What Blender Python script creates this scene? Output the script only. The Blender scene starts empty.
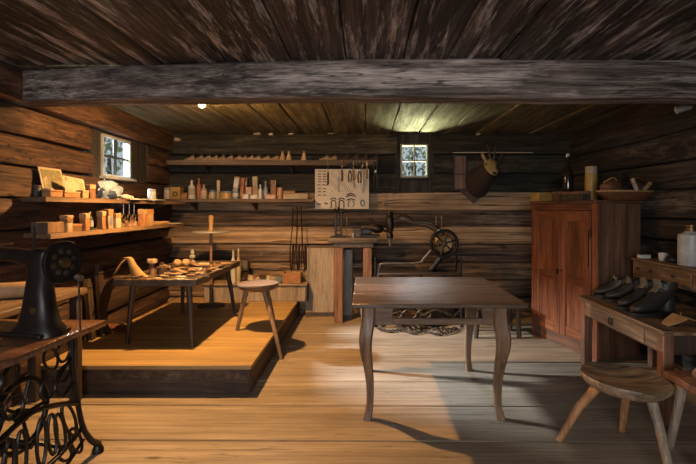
import bpy, bmesh, math, random
from mathutils import Vector, Matrix, noise as mnoise
random.seed(7)
PI = math.pi
SC = bpy.context.scene
COL = SC.collection
F, CX, CY, CH = 464.0, 365.0, 208.0, 1.345      # focal length in px, vanishing point, camera height

def W(px, py, Y):
    return Vector(((px-CX)*Y/F, Y, CH-(py-CY)*Y/F))
def FL(px, py, z=0.0):
    Y = (CH-z)*F/(py-CY)
    return Vector(((px-CX)*Y/F, Y, z))

# ---------------------------------------------------------------- materials
def _new(name):
    m = bpy.data.materials.new(name); m.use_nodes = True
    nt = m.node_tree
    for n in list(nt.nodes): nt.nodes.remove(n)
    out = nt.nodes.new('ShaderNodeOutputMaterial'); b = nt.nodes.new('ShaderNodeBsdfPrincipled')
    nt.links.new(b.outputs[0], out.inputs[0])
    return m, nt, b
def ramp(nt, fac, stops):
    r = nt.nodes.new('ShaderNodeValToRGB'); e = r.color_ramp.elements
    while len(e) < len(stops): e.new(.5)
    for k, (p, c) in enumerate(stops):
        e[k].position = p; e[k].color = (*c, 1) if len(c) == 3 else c
    nt.links.new(fac, r.inputs[0]); return r.outputs[0]
def mathn(nt, op, a, b, clamp=False):
    n = nt.nodes.new('ShaderNodeMath'); n.operation = op; n.use_clamp = clamp
    for i, v in ((0, a), (1, b)):
        if isinstance(v, (int, float)): n.inputs[i].default_value = v
        else: nt.links.new(v, n.inputs[i])
    return n.outputs[0]
def mixc(nt, fac, a, b, mode='MIX'):
    n = nt.nodes.new('ShaderNodeMix'); n.data_type = 'RGBA'; n.blend_type = mode
    for i, v in ((0, fac), (6, a), (7, b)):
        if isinstance(v, (int, float)): n.inputs[i].default_value = v
        elif isinstance(v, tuple): n.inputs[i].default_value = (*v, 1)
        else: nt.links.new(v, n.inputs[i])
    return n.outputs[2]
def noisen(nt, vec, scale, detail=5, rough=.6, dist=0):
    n = nt.nodes.new('ShaderNodeTexNoise')
    n.inputs['Scale'].default_value = scale; n.inputs['Detail'].default_value = detail
    n.inputs['Roughness'].default_value = rough; n.inputs['Distortion'].default_value = dist
    nt.links.new(vec, n.inputs['Vector']); return n.outputs[0]
def coords(nt, scale=(1, 1, 1), island=True):
    tc = nt.nodes.new('ShaderNodeTexCoord'); v = tc.outputs['Object']
    oi = nt.nodes.new('ShaderNodeObjectInfo'); rnd = oi.outputs['Random']; isl = None
    if island:
        g = nt.nodes.new('ShaderNodeNewGeometry'); isl = g.outputs['Random Per Island']
        rnd = mathn(nt, 'ADD', rnd, isl)
    a = nt.nodes.new('ShaderNodeVectorMath'); a.operation = 'SCALE'
    a.inputs[0].default_value = (17.3, 31.7, 23.1); nt.links.new(rnd, a.inputs['Scale'])
    s = nt.nodes.new('ShaderNodeVectorMath'); s.operation = 'ADD'
    nt.links.new(v, s.inputs[0]); nt.links.new(a.outputs[0], s.inputs[1])
    mp = nt.nodes.new('ShaderNodeMapping'); mp.inputs['Scale'].default_value = scale
    nt.links.new(s.outputs[0], mp.inputs['Vector'])
    return s.outputs[0], mp.outputs[0], isl, oi.outputs['Random']
def wood(name, dark, mid, light, grain='X', fine=22, rough=.6, bump=.35, stain=.6, vary=.5,
         patch=None, patch_amt=.5, patch_scale=2.2, knots=0.0, cracks=0.0, crisp=1.0, k=.06, pk=None):
    m, nt, b = _new(name)
    sc = {'X': (k, 1, 1), 'Y': (1, k, 1), 'Z': (1, 1, k)}[grain]
    base, gv, isl, ornd = coords(nt, sc)
    n1 = noisen(nt, gv, fine, 8, .72, .12)
    n2 = noisen(nt, gv, fine*4.2, 4, .6)
    f = mathn(nt, 'ADD', mathn(nt, 'MULTIPLY', n1, .75), mathn(nt, 'MULTIPLY', n2, .25))
    c = ramp(nt, f, [(.37, dark), (.5, mid), (.635, light)])
    sc2 = {'X': (.25, 1, 1), 'Y': (1, .25, 1), 'Z': (1, 1, .25)}[grain]
    mp = nt.nodes.new('ShaderNodeMapping'); mp.inputs['Scale'].default_value = sc2
    nt.links.new(base, mp.inputs['Vector'])
    n3 = noisen(nt, mp.outputs[0], 3.2, 6, .65)
    st = ramp(nt, n3, [(.34, (1-stain,)*3), (.62, (1.0,)*3)])
    c = mixc(nt, 1.0, c, st, 'MULTIPLY')
    if vary:
        v = isl if isl else ornd
        vv = mathn(nt, 'ADD', mathn(nt, 'MULTIPLY', v, vary), 1-vary*.55)
        hs = nt.nodes.new('ShaderNodeHueSaturation'); nt.links.new(vv, hs.inputs['Value'])
        nt.links.new(c, hs.inputs['Color']); c = hs.outputs[0]
    n6 = noisen(nt, gv, fine*1.6, 10, .85)
    c = mixc(nt, 1.0, c, ramp(nt, n6, [(.36, (1-.55*crisp,)*3), (.52, (1.0,)*3), (.7, (1+.35*crisp,)*3)]), 'MULTIPLY')
    if patch:
        pv = mp.outputs[0]
        if pk:
            mp3 = nt.nodes.new('ShaderNodeMapping'); mp3.inputs['Scale'].default_value = {'X': (pk, 1, 1), 'Y': (1, pk, 1), 'Z': (1, 1, pk)}[grain]
            nt.links.new(base, mp3.inputs['Vector']); pv = mp3.outputs[0]
        n4 = noisen(nt, pv, patch_scale, 9, .75, .1)
        pf = ramp(nt, n4, [(.62-patch_amt*.25, (0, 0, 0)), (.74-patch_amt*.2, (1, 1, 1))])
        pf = mathn(nt, 'MULTIPLY', pf, ramp(nt, n2, [(.3, (.15,)*3), (.6, (1,)*3)]))
        c = mixc(nt, pf, c, patch)
    if knots:
        vo = nt.nodes.new('ShaderNodeTexVoronoi'); vo.inputs['Scale'].default_value = 3.1
        mp2 = nt.nodes.new('ShaderNodeMapping')
        mp2.inputs['Scale'].default_value = {'X': (.45, 1.3, 1.3), 'Y': (1.3, .45, 1.3), 'Z': (1.3, 1.3, .45)}[grain]
        nt.links.new(base, mp2.inputs['Vector']); nt.links.new(mp2.outputs[0], vo.inputs['Vector'])
        kf = ramp(nt, vo.outputs['Distance'], [(.035, (knots,)*3), (.085, (0, 0, 0))])
        c = mixc(nt, kf, c, tuple(x*.3 for x in dark))
    if cracks:
        n5 = noisen(nt, gv, fine*.55, 3, .5, .2)
        cf = mathn(nt, 'ABSOLUTE', mathn(nt, 'SUBTRACT', n5, .5), 0)
        cf = ramp(nt, cf, [(.002, (cracks,)*3), (.008, (0, 0, 0))])
        c = mixc(nt, cf, c, tuple(x*.25 for x in dark))
        f = mathn(nt, 'SUBTRACT', f, mathn(nt, 'MULTIPLY', cf, .6))
    nt.links.new(c, b.inputs['Base Color'])
    rr = ramp(nt, n1, [(.3, (min(1, rough+.15),)*3), (.7, (max(.05, rough-.1),)*3)])
    nt.links.new(rr, b.inputs['Roughness'])
    bp = nt.nodes.new('ShaderNodeBump'); bp.inputs['Strength'].default_value = bump; bp.inputs['Distance'].default_value = .012
    nt.links.new(mathn(nt, 'ADD', f, mathn(nt, 'MULTIPLY', n3, .5)), bp.inputs['Height'])
    nt.links.new(bp.outputs[0], b.inputs['Normal'])
    return m
def mat(name, col, rough=.6, metal=0.0, mott=.3, scale=25, bump=.1, col2=None, spec=.5):
    m, nt, b = _new(name)
    base, gv, isl, ornd = coords(nt, (1, 1, 1), False)
    n = noisen(nt, base, scale, 6, .65)
    lo = col2 or tuple(x*(1-mott) for x in col)
    c = ramp(nt, n, [(.36, lo), (.6, col)])
    nt.links.new(c, b.inputs['Base Color'])
    b.inputs['Roughness'].default_value = rough; b.inputs['Metallic'].default_value = metal
    b.inputs['Specular IOR Level'].default_value = spec
    bp = nt.nodes.new('ShaderNodeBump'); bp.inputs['Strength'].default_value = bump; bp.inputs['Distance'].default_value = .004
    nt.links.new(n, bp.inputs['Height']); nt.links.new(bp.outputs[0], b.inputs['Normal'])
    return m
def glassy(name, tint, gloss=.12):
    m, nt, b = _new(name)
    nt.nodes.remove(b)
    out = [n for n in nt.nodes if n.type == 'OUTPUT_MATERIAL'][0]
    t = nt.nodes.new('ShaderNodeBsdfTransparent')
    tc = nt.nodes.new('ShaderNodeTexCoord')
    nn = noisen(nt, tc.outputs['Object'], 9, 4)
    c = ramp(nt, nn, [(.3, tuple(x*.85 for x in tint)), (.7, tint)]); nt.links.new(c, t.inputs[0])
    g = nt.nodes.new('ShaderNodeBsdfGlossy'); g.inputs['Roughness'].default_value = .06
    mx = nt.nodes.new('ShaderNodeMixShader'); mx.inputs[0].default_value = gloss
    nt.links.new(t.outputs[0], mx.inputs[1]); nt.links.new(g.outputs[0], mx.inputs[2]); nt.links.new(mx.outputs[0], out.inputs[0])
    return m
def emis(name, col, strength):
    m, nt, b = _new(name)
    b.inputs['Base Color'].default_value = (*col, 1)
    tc = nt.nodes.new('ShaderNodeTexCoord'); nn = noisen(nt, tc.outputs['Object'], 3, 1)
    c = ramp(nt, nn, [(0, col), (1, col)]); nt.links.new(c, b.inputs['Emission Color'])
    b.inputs['Emission Strength'].default_value = strength
    return m

M = {}
M['floor'] = wood('pale_floor_planks', (.215, .155, .102), (.30, .23, .163), (.385, .31, .23), 'X', 26, .6, .2, .4, .22, knots=.9, cracks=.7, crisp=.35, k=.03)
M['deck'] = wood('honey_deck_planks', (.28, .17, .06), (.36, .23, .09), (.43, .29, .13), 'X', 26, .5, .15, .35, .2, knots=.7, crisp=.35, k=.03)
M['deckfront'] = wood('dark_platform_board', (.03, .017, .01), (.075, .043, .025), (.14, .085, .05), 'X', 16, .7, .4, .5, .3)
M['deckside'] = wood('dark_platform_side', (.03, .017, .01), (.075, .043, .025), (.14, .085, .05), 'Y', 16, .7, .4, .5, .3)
M['logx'] = wood('hewn_log_back', (.032, .020, .012), (.22, .14, .082), (.48, .33, .21), 'X', 17, .78, 1.0, .7, .9, patch=(.34, .27, .19), patch_amt=.25, cracks=1.0, knots=.7, crisp=.8, k=.045)
M['logpale'] = wood('pale_hewn_log', (.10, .058, .032), (.40, .265, .155), (.58, .41, .255), 'X', 15, .75, .9, .6, .5, cracks=1.0, knots=.8, crisp=.6, k=.025)
M['logdark'] = wood('weathered_dark_log', (.018, .011, .008), (.115, .072, .048), (.30, .205, .145), 'X', 16, .78, 1.0, .7, .5, patch=(.34, .27, .21), patch_amt=.2, cracks=1.0, knots=.7, crisp=.8, k=.03)
M['logsootshade'] = wood('sooty_shaded_log_back', (.006, .0055, .0035), (.022, .0195, .012), (.06, .053, .034), 'X', 30, .8, 1.0, .7, .8, patch=(.14, .12, .08), patch_amt=.2, cracks=1.0, crisp=.9, k=.045)  # sooty logs, darkened further in colour to stand for the lamp's falloff
M['logleft'] = wood('hewn_log_left', (.018, .008, .005), (.085, .038, .020), (.20, .10, .055), 'Y', 30, .75, 1.0, .7, .7, patch=(.26, .14, .075), patch_amt=.2, cracks=1.0, knots=.7, crisp=.8, k=.045)
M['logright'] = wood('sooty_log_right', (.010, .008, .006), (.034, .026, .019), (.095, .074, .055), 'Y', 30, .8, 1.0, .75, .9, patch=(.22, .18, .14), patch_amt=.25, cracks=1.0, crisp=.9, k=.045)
M['surround'] = wood('dark_window_board', (.013, .0125, .0105), (.032, .030, .025), (.065, .061, .05), 'Z', 16, .75, .4, .4, .3)
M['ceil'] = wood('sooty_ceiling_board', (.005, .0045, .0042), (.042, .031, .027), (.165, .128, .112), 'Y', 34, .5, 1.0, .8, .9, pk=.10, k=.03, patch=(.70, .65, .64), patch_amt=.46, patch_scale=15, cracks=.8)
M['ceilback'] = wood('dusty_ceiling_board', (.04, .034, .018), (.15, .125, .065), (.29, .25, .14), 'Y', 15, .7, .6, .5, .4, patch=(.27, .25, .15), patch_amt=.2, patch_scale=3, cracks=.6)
M['beam'] = wood('hewn_beam', (.026, .020, .018), (.16, .122, .105), (.38, .31, .275), 'X', 34, .7, 1.0, .85, .1, pk=.14, k=.035, patch=(.50, .43, .39), patch_amt=.5, patch_scale=6, cracks=.8, knots=.7)
M['tabletop'] = wood('walnut_tabletop', (.055, .033, .021), (.125, .077, .050), (.22, .145, .095), 'X', 18, .30, .3, .45, .15, patch=(.25, .18, .125), patch_amt=.15, patch_scale=2.0)
M['tableleg'] = wood('walnut_leg', (.08, .044, .022), (.19, .108, .06), (.29, .175, .10), 'Z', 18, .45, .3, .4, .2)
M['tableapron'] = wood('walnut_apron', (.08, .044, .022), (.18, .10, .055), (.28, .165, .095), 'X', 18, .5, .3, .4, .2)
M['aprony'] = wood('walnut_side_apron', (.08, .044, .022), (.18, .10, .055), (.28, .165, .095), 'Y', 18, .5, .3, .4, .2)
M['redwood'] = wood('red_cabinet_wood', (.075, .022, .010), (.20, .066, .029), (.33, .125, .058), 'Z', 13, .38, .2, .45, .15)
M['redwoody'] = wood('red_cabinet_rail', (.075, .022, .010), (.195, .063, .027), (.32, .12, .055), 'Y', 13, .38, .2, .45, .15)
M['cabside'] = wood('dark_cabinet_side', (.07, .032, .018), (.175, .088, .05), (.27, .15, .09), 'Z', 13, .5, .3, .5, .15)
M['cabtop'] = wood('dark_cabinet_top', (.05, .02, .011), (.115, .05, .028), (.17, .08, .047), 'Y', 13, .5, .3, .5, .15)
M['desk'] = wood('worn_desk_wood', (.075, .04, .022), (.21, .122, .067), (.36, .235, .145), 'Y', 15, .6, .4, .6, .3, patch=(.35, .28, .20), patch_amt=.2)
M['deskleg'] = wood('red_brown_desk_leg', (.09, .036, .019), (.21, .092, .05), (.33, .165, .095), 'Z', 15, .6, .3, .5, .3)
M['stool'] = wood('worn_stool_seat', (.10, .064, .04), (.31, .215, .135), (.52, .40, .27), 'X', 14, .42, .6, .75, .1, cracks=.8)
M['stoolleg'] = wood('brown_stool_leg', (.22, .10, .04), (.42, .21, .09), (.54, .30, .14), 'Z', 12, .5, .3, .4, .3)
M['greyleg'] = wood('grey_stool_leg', (.15, .11, .08), (.30, .235, .175), (.42, .34, .26), 'Z', 12, .6, .4, .5, .3)
M['pinestool'] = wood('pine_stool_seat', (.065, .036, .018), (.135, .08, .043), (.205, .13, .074), 'X', 14, .5, .3, .35, .1)
M['pineleg'] = wood('pine_stool_leg', (.10, .055, .028), (.22, .13, .07), (.33, .20, .115), 'Z', 14, .55, .3, .4, .3)
M['benchtop'] = wood('dark_bench_top', (.035, .021, .012), (.09, .057, .034), (.17, .11, .068), 'Y', 14, .5, .4, .5, .2)
M['benchleg'] = wood('dark_bench_leg', (.02, .011, .007), (.05, .029, .018), (.09, .054, .033), 'Z', 14, .6, .3, .4, .2)
M['orangeleg'] = wood('orange_bench_leg', (.12, .052, .022), (.25, .118, .054), (.35, .18, .09), 'Z', 14, .5, .3, .35, .2)
M['greybench'] = wood('grey_bench_slab', (.07, .052, .038), (.16, .125, .095), (.26, .215, .17), 'X', 14, .7, .4, .5, .2)
M['panel'] = wood('pale_leaning_panel', (.20, .155, .115), (.30, .245, .19), (.38, .32, .255), 'Z', 9, .7, .25, .35, .1)
M['bluepanel'] = wood('blue_grey_panel', (.10, .105, .10), (.19, .20, .195), (.28, .285, .275), 'Z', 9, .7, .25, .35, .1)
M['shelf'] = wood('shelf_plank', (.05, .033, .02), (.12, .082, .052), (.215, .155, .10), 'X', 15, .65, .4, .5, .2)
M['shelfy'] = wood('shelf_plank_left', (.07, .038, .02), (.17, .10, .055), (.28, .175, .10), 'Y', 15, .65, .4, .5, .2)
M['lightwood'] = wood('light_small_wood', (.22, .14, .075), (.38, .255, .145), (.50, .36, .22), 'Z', 25, .55, .2, .3, .3)
M['lightwoodx'] = wood('light_wood_lengthwise', (.16, .105, .06), (.29, .20, .12), (.40, .295, .19), "X", 25, .55, .2, .3, .3)
M['midwood'] = wood('mid_small_wood', (.10, .05, .025), (.20, .11, .055), (.30, .175, .095), 'Z', 25, .55, .2, .3, .3)
M['darkwood'] = wood('dark_small_wood', (.02, .012, .007), (.05, .03, .018), (.09, .055, .034), 'Z', 25, .6, .2, .3, .3)
M['rough'] = wood('rough_split_wood', (.12, .065, .04), (.27, .16, .10), (.45, .32, .22), 'X', 20, .8, .8, .5, .2)
M['windowwhite'] = mat('chalky_window_paint', (.36, .375, .34), .6, 0, .3, 18, .15)
M['iron'] = mat('black_cast_iron', (.020, .018, .017), .42, .6, .4, 30, .2)
M['japan'] = mat('black_japanned_enamel', (.014, .011, .010), .38, 0, .4, 18, .1, spec=.25)
M['steel'] = mat('worn_steel', (.32, .30, .27), .38, .9, .5, 30, .15)
M['rustiron'] = mat('rusty_dark_iron', (.075, .052, .037), .6, .5, .55, 22, .25)
M['brass'] = mat('dull_brass', (.15, .10, .045), .42, .8, .5, 24, .1)
M['leather'] = mat('black_boot_leather', (.024, .021, .019), .5, 0, .35, 28, .25)
M['greyleather'] = mat('grey_boot_tongue', (.14, .125, .105), .6, 0, .35, 28, .25)
M['brownleather'] = mat('brown_leather', (.13, .05, .023), .5, 0, .45, 18, .2)
M['darkleather'] = mat('dark_strap_leather', (.035, .018, .011), .55, 0, .45, 20, .2)
M['tanleather'] = mat('tan_leather', (.40, .24, .11), .55, 0, .35, 14, .15)
M['yellowleather'] = mat('yellow_leather', (.36, .22, .065), .5, 0, .35, 14, .15)
M['paper'] = mat('aged_paper', (0.42, 0.36, 0.26), .8, 0, .2, 9, .1)
M['white'] = mat('white_ceramic', (0.48, 0.47, 0.43), .35, 0, .2, 9, .05)
M['greyjar'] = mat('grey_stoneware', (.40, .41, .41), .4, 0, .3, 9, .1)
M['cream'] = mat('cream_card', (0.33, 0.27, 0.175), .7, 0, .2, 12, .08)
M['yellow'] = mat('ochre_tin', (0.36, 0.22, 0.06), .45, .1, .3, 14, .05)
M['orangebox'] = mat('orange_brown_card', (0.27, 0.12, 0.045), .65, 0, .3, 14, .08)
M['tancard'] = mat('tan_card', (0.31, 0.19, 0.09), .7, 0, .25, 14, .08)
M['browncard'] = mat('brown_card', (0.13, 0.06, 0.026), .65, 0, .3, 14, .08)
M['rust'] = mat('rust_red_card', (.30, .11, .045), .6, 0, .3, 14, .08)
M['salmon'] = mat('salmon_tin', (.47, .25, .16), .5, .1, .25, 14, .05)
M['pink'] = mat('dusty_pink_card', (.46, .30, .24), .65, 0, .25, 14, .05)
M['bluetin'] = mat('blue_grey_tin', (.15, .19, .25), .45, .2, .3, 14, .05)
M['greenbottle'] = mat('dark_green_glass_bottle', (.02, .045, .035), .12, 0, .3, 8, .02)
M['darkbottle'] = mat('dark_brown_glass', (.018, .012, .009), .12, 0, .3, 8, .02)
M['clearjar'] = mat('milky_glass', (.27, .28, .26), .2, 0, .25, 10, .03)
M['black'] = mat('matt_black', (.012, .011, .011), .6, 0, .3, 20, .1)
M['cork'] = mat('cork', (.34, .21, .11), .8, 0, .4, 60, .3)
M['plastic'] = mat('pale_blue_plastic', (.20, .27, .36), .25, 0, .45, 16, .3)
M['fur'] = mat('dark_brown_fur', (.035, .020, .012), .9, 0, .6, 60, .8)
M['furface'] = mat('pale_yellow_fur', (.32, .24, .09), .85, 0, .45, 40, .6)
M['horn'] = mat('dark_horn', (.035, .027, .02), .5, 0, .4, 60, .4)
M['board'] = mat('pale_display_board', (.55, .50, .41), .7, 0, .12, 7, .05)
M['grass'] = mat('leaf_green', (.30, .36, .20), .6, 0, .6, 3, 0)
M['bark'] = mat('grey_bark', (.10, .08, .06), .9, 0, .5, 12, .5)
M['glass'] = glassy('old_window_glass', (.93, .96, .95), .06)
M['lamp'] = emis('glowing_bulb', (1.0, .52, .17), 1.0)
M['greymetal'] = mat('grey_lamp_metal', (.45, .46, .47), .4, .3, .25, 14, .05)
# printed card: mottled leaf print
def print_mat(name, cols, scale):
    m, nt, b = _new(name)
    tc = nt.nodes.new('ShaderNodeTexCoord')
    n = noisen(nt, tc.outputs['Object'], scale, 5, .7, 1.2)
    c = ramp(nt, n, [(.3+.1*i, cc) for i, cc in enumerate(cols)])
    nt.links.new(c, b.inputs['Base Color']); b.inputs['Roughness'].default_value = .6
    return m
M['print'] = print_mat('leaf_print_card', [(.06, .05, .02), (.20, .155, .07), (.07, .07, .025), (.25, .20, .115)], 14)
M['print2'] = print_mat('dark_print_card', [(.04, .02, .01), (.18, .09, .03), (.24, .18, .10), (.27, .22, .145)], 9)

# ---------------------------------------------------------------- mesh builder
def rotm(rx=0, ry=0, rz=0):
    return Matrix.Rotation(rz, 4, 'Z') @ Matrix.Rotation(ry, 4, 'Y') @ Matrix.Rotation(rx, 4, 'X')
def mw(o):
    m = Matrix.Identity(4)
    while o is not None:
        m = (Matrix.Translation(o.location) @ o.rotation_euler.to_matrix().to_4x4()) @ m
        o = o.parent
    return m
def smooth_path(pts, n=6, closed=False):
    pts = [Vector(p) for p in pts]; out = []
    N = len(pts)
    rng = range(N if closed else N-1)
    for i in rng:
        p1, p2 = pts[i], pts[(i+1) % N]
        p0 = pts[(i-1) % N] if closed or i > 0 else p1*2-p2
        p3 = pts[(i+2) % N] if closed or i+2 < N else p2*2-p1
        for k in range(n):
            t = k/n
            out.append(.5*((2*p1)+(p2-p0)*t+(2*p0-5*p1+4*p2-p3)*t*t+(3*p1-p0-3*p2+p3)*t**3))
    if not closed: out.append(pts[-1])
    return out
class MB:
    def __init__(self): self.bm = bmesh.new()
    def add(self, verts, faces, xf=None):
        vs = [self.bm.verts.new((xf @ Vector(v)) if xf else Vector(v)) for v in verts]
        for f in faces:
            try: self.bm.faces.new([vs[i] for i in f])
            except ValueError: pass
        return vs
    def box(self, c, s, r=(0, 0, 0), bev=.004, xf=None, seg=1):
        b = bmesh.new(); bmesh.ops.create_cube(b, size=1)
        for v in b.verts: v.co = Vector((v.co.x*s[0], v.co.y*s[1], v.co.z*s[2]))
        bev = min(bev, min(s)*.3)
        if bev > 0: bmesh.ops.bevel(b, geom=b.edges[:], offset=bev, segments=seg, affect='EDGES', profile=.5)
        m = Matrix.Translation(c) @ rotm(*r)
        if xf: m = xf @ m
        b.verts.index_update()
        self.add([m @ v.co for v in b.verts], [[v.index for v in f.verts] for f in b.faces]); b.free(); return self
    def box2(self, lo, hi, bev=.004, xf=None, seg=1):
        lo, hi = Vector(lo), Vector(hi)
        return self.box((lo+hi)/2, hi-lo, bev=bev, xf=xf, seg=seg)
    def loft(self, rings, cap=True, closed=False):
        n = len(rings[0]); vs = [v for r in rings for v in r]; f = []
        R = len(rings)
        for i in range(R if closed else R-1):
            a, b = i*n, ((i+1) % R)*n
            for j in range(n): f.append([a+j, a+(j+1) % n, b+(j+1) % n, b+j])
        if cap and not closed:
            f.append(list(range(n))[::-1]); f.append([(R-1)*n+j for j in range(n)])
        self.add(vs, f); return self
    def tube(self, pts, r, n=8, closed=False, sm=0, flat=None):
        if sm: 
            k = len(pts)
            if isinstance(r, (list, tuple)):
                rr = [Vector((q, 0, 0)) for q in r]; r = [max(.0004, v.x) for v in smooth_path(rr, sm, closed)]
            pts = smooth_path(pts, sm, closed)
        pts = [Vector(p) for p in pts]; N = len(pts)
        if not isinstance(r, (list, tuple)): r = [r]*N
        rings = []; u = None
        for i, p in enumerate(pts):
            if closed: t = pts[(i+1) % N]-pts[i-1]
            else: t = pts[min(i+1, N-1)]-pts[max(i-1, 0)]
            t.normalize()
            if u is None:
                a = Vector((0, 0, 1)) if abs(t.z) < .9 else Vector((1, 0, 0)); u = a.cross(t).normalized()
            else:
                u = (u-t*u.dot(t)); u = u.normalized() if u.length > 1e-6 else Vector((1, 0, 0))
            w = t.cross(u)
            fa, fb = flat if flat else (1, 1)
            rings.append([p+u*math.cos(2*PI*k/n)*r[i]*fa+w*math.sin(2*PI*k/n)*r[i]*fb for k in range(n)])
        return self.loft(rings, True, closed)
    def lathe(self, prof, c=(0, 0, 0), n=20, axis=(0, 0, 1)):
        z = Vector(axis).normalized(); a = Vector((1, 0, 0)) if abs(z.x) < .9 else Vector((0, 1, 0))
        x = (a-z*a.dot(z)).normalized(); y = z.cross(x); c = Vector(c)
        return self.loft([[c+z*h+x*math.cos(2*PI*k/n)*max(r, .0005)+y*math.sin(2*PI*k/n)*max(r, .0005) for k in range(n)] for r, h in prof])
    def ball(self, c, r, sx=1, sy=1, sz=1, n=12, xf=None):
        b = bmesh.new(); bmesh.ops.create_uvsphere(b, u_segments=n, v_segments=max(6, n*2//3), radius=r)
        b.verts.index_update(); m = Matrix.Translation(c)
        if xf: m = m @ xf
        self.add([m @ Vector((v.co.x*sx, v.co.y*sy, v.co.z*sz)) for v in b.verts], [[v.index for v in f.verts] for f in b.faces]); b.free(); return self
    def prism(self, poly, d0, d1, plane='XY', xf=None):
        def P(a, b, d): return {'XY': (a, b, d), 'XZ': (a, d, b), 'YZ': (d, a, b)}[plane]
        n = len(poly); vs = [P(a, b, d0) for a, b in poly]+[P(a, b, d1) for a, b in poly]
        f = [list(range(n))[::-1], [n+i for i in range(n)]]+[[i, (i+1) % n, n+(i+1) % n, n+i] for i in range(n)]
        self.add(vs, f, xf); return self
    def xform(self, m):
        for v in self.bm.verts: v.co = m @ v.co
        return self
    def build(self, name, m, parent=None, world=False, origin=None, smooth=True):
        if parent is not None and world: self.xform(mw(parent).inverted())
        if origin is not None and parent is None: self.xform(Matrix.Translation(-Vector(origin)))
        bmesh.ops.recalc_face_normals(self.bm, faces=self.bm.faces[:])
        me = bpy.data.meshes.new(name); self.bm.to_mesh(me); self.bm.free()
        me.materials.append(M[m] if isinstance(m, str) else m)
        if smooth:
            me.shade_smooth()
            try: me.set_sharp_from_angle(angle=math.radians(38))
            except Exception: pass
        o = bpy.data.objects.new(name, me); COL.objects.link(o)
        if parent is not None: o.parent = parent
        elif origin is not None: o.location = origin
        return o
def tag(o, label, cat, group=None):
    o['label'] = label; o['category'] = cat
    if group: o['group'] = group
    return o
def thing(name, label, cat, loc=(0, 0, 0), rz=0, group=None):
    o = bpy.data.objects.new(name, None); COL.objects.link(o); o.empty_display_size = .1
    o.location = loc; o.rotation_euler = (0, 0, rz)
    return tag(o, label, cat, group)
def struct(o): o['kind'] = 'structure'; return o
def dup(root, loc, rz, label, group=None):
    r = root.copy(); COL.objects.link(r); r.location = loc; r.rotation_euler = (0, 0, rz); r['label'] = label
    if group: r['group'] = group
    for ch in list(root.children):
        c = ch.copy(); COL.objects.link(c); c.parent = r
        for g in list(ch.children):
            d = g.copy(); COL.objects.link(d); d.parent = c
    return r
ORD = 'first second third fourth fifth sixth seventh eighth ninth tenth eleventh twelfth thirteenth fourteenth fifteenth sixteenth'.split()

# ---------------------------------------------------------------- setting
ZC = 2.29; YB = 5.95; XR = 2.60; YF = -1.8
def xl(Y): return -2.40-.0364*(Y-3.2)
AL = math.atan(.0364)

def hewn(mb, L, z0, z1, y, amp=.012, depth=.2, cut=None, seed=0, xf=None, step=.12):
    """one hewn log along local X from 0 to L, its inner face near local y (facing -y)"""
    spans = [(0, L)] if not cut else [(0, cut[0]), (cut[1], L)]
    for a, b in spans:
        n = max(2, int((b-a)/step)); rings = []
        for i in range(n+1):
            x = a+(b-a)*i/n
            def nz(k, f=1.3): return mnoise.noise(Vector((x*f, seed*7.3+k*3.1, k*1.7)))
            zt = z1-.006+nz(1, .8)*amp*.9; zb = z0+.006+nz(2, .8)*amp*.9
            o = nz(3, .6)*amp*1.3
            h = zt-zb; R = .013
            pf = [(zb, R*1.6), (zb+R*.5, R*.5), (zb+h*.2, -.001+nz(4)*amp*.5), (zb+h*.5, -.004+nz(5)*amp*.6),
                  (zb+h*.8, -.001+nz(6)*amp*.5), (zt-R*.5, R*.5), (zt, R*1.6), (zt, depth), (zb, depth)]
            ring = [Vector((x, y+o*(1 if q < depth else 0)+q, z)) for z, q in pf]
            rings.append([xf @ v for v in ring] if xf else ring)
        mb.loft(rings)

# back wall (local X == world X)
seams = [-.02, .20, .42, .65, .88, 1.114, 1.307, 1.55, 1.79, 2.03, 2.31]
BW = (.41, .86)       # opening for the back window and its surround
XW0 = -2.75
back = bpy.data.objects.new('wall_back', None)
mb = MB(); ms = MB(); mp_ = MB(); md_ = MB()
for i in range(10):
    cut = None
    if i >= 7: cut = (BW[0]-XW0, BW[1]-XW0)
    xf = Matrix.Translation((XW0, 0, 0))
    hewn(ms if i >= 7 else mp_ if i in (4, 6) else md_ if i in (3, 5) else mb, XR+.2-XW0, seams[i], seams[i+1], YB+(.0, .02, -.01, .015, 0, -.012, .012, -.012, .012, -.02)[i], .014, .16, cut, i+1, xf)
mb.box2((XW0, YB+.10, -.02), (XR+.2, YB+.2, 1.58), bev=0)
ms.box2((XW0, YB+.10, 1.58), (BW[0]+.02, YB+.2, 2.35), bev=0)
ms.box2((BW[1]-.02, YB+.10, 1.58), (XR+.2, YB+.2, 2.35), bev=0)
bpy.data.objects.remove(back)
wb = struct(mb.build('wall_back', 'logx')); struct(ms.build('wall_back_upper', 'logsootshade')); struct(mp_.build('wall_back_pale_logs', 'logpale')); struct(md_.build('wall_back_dark_logs', 'logdark'))
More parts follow.
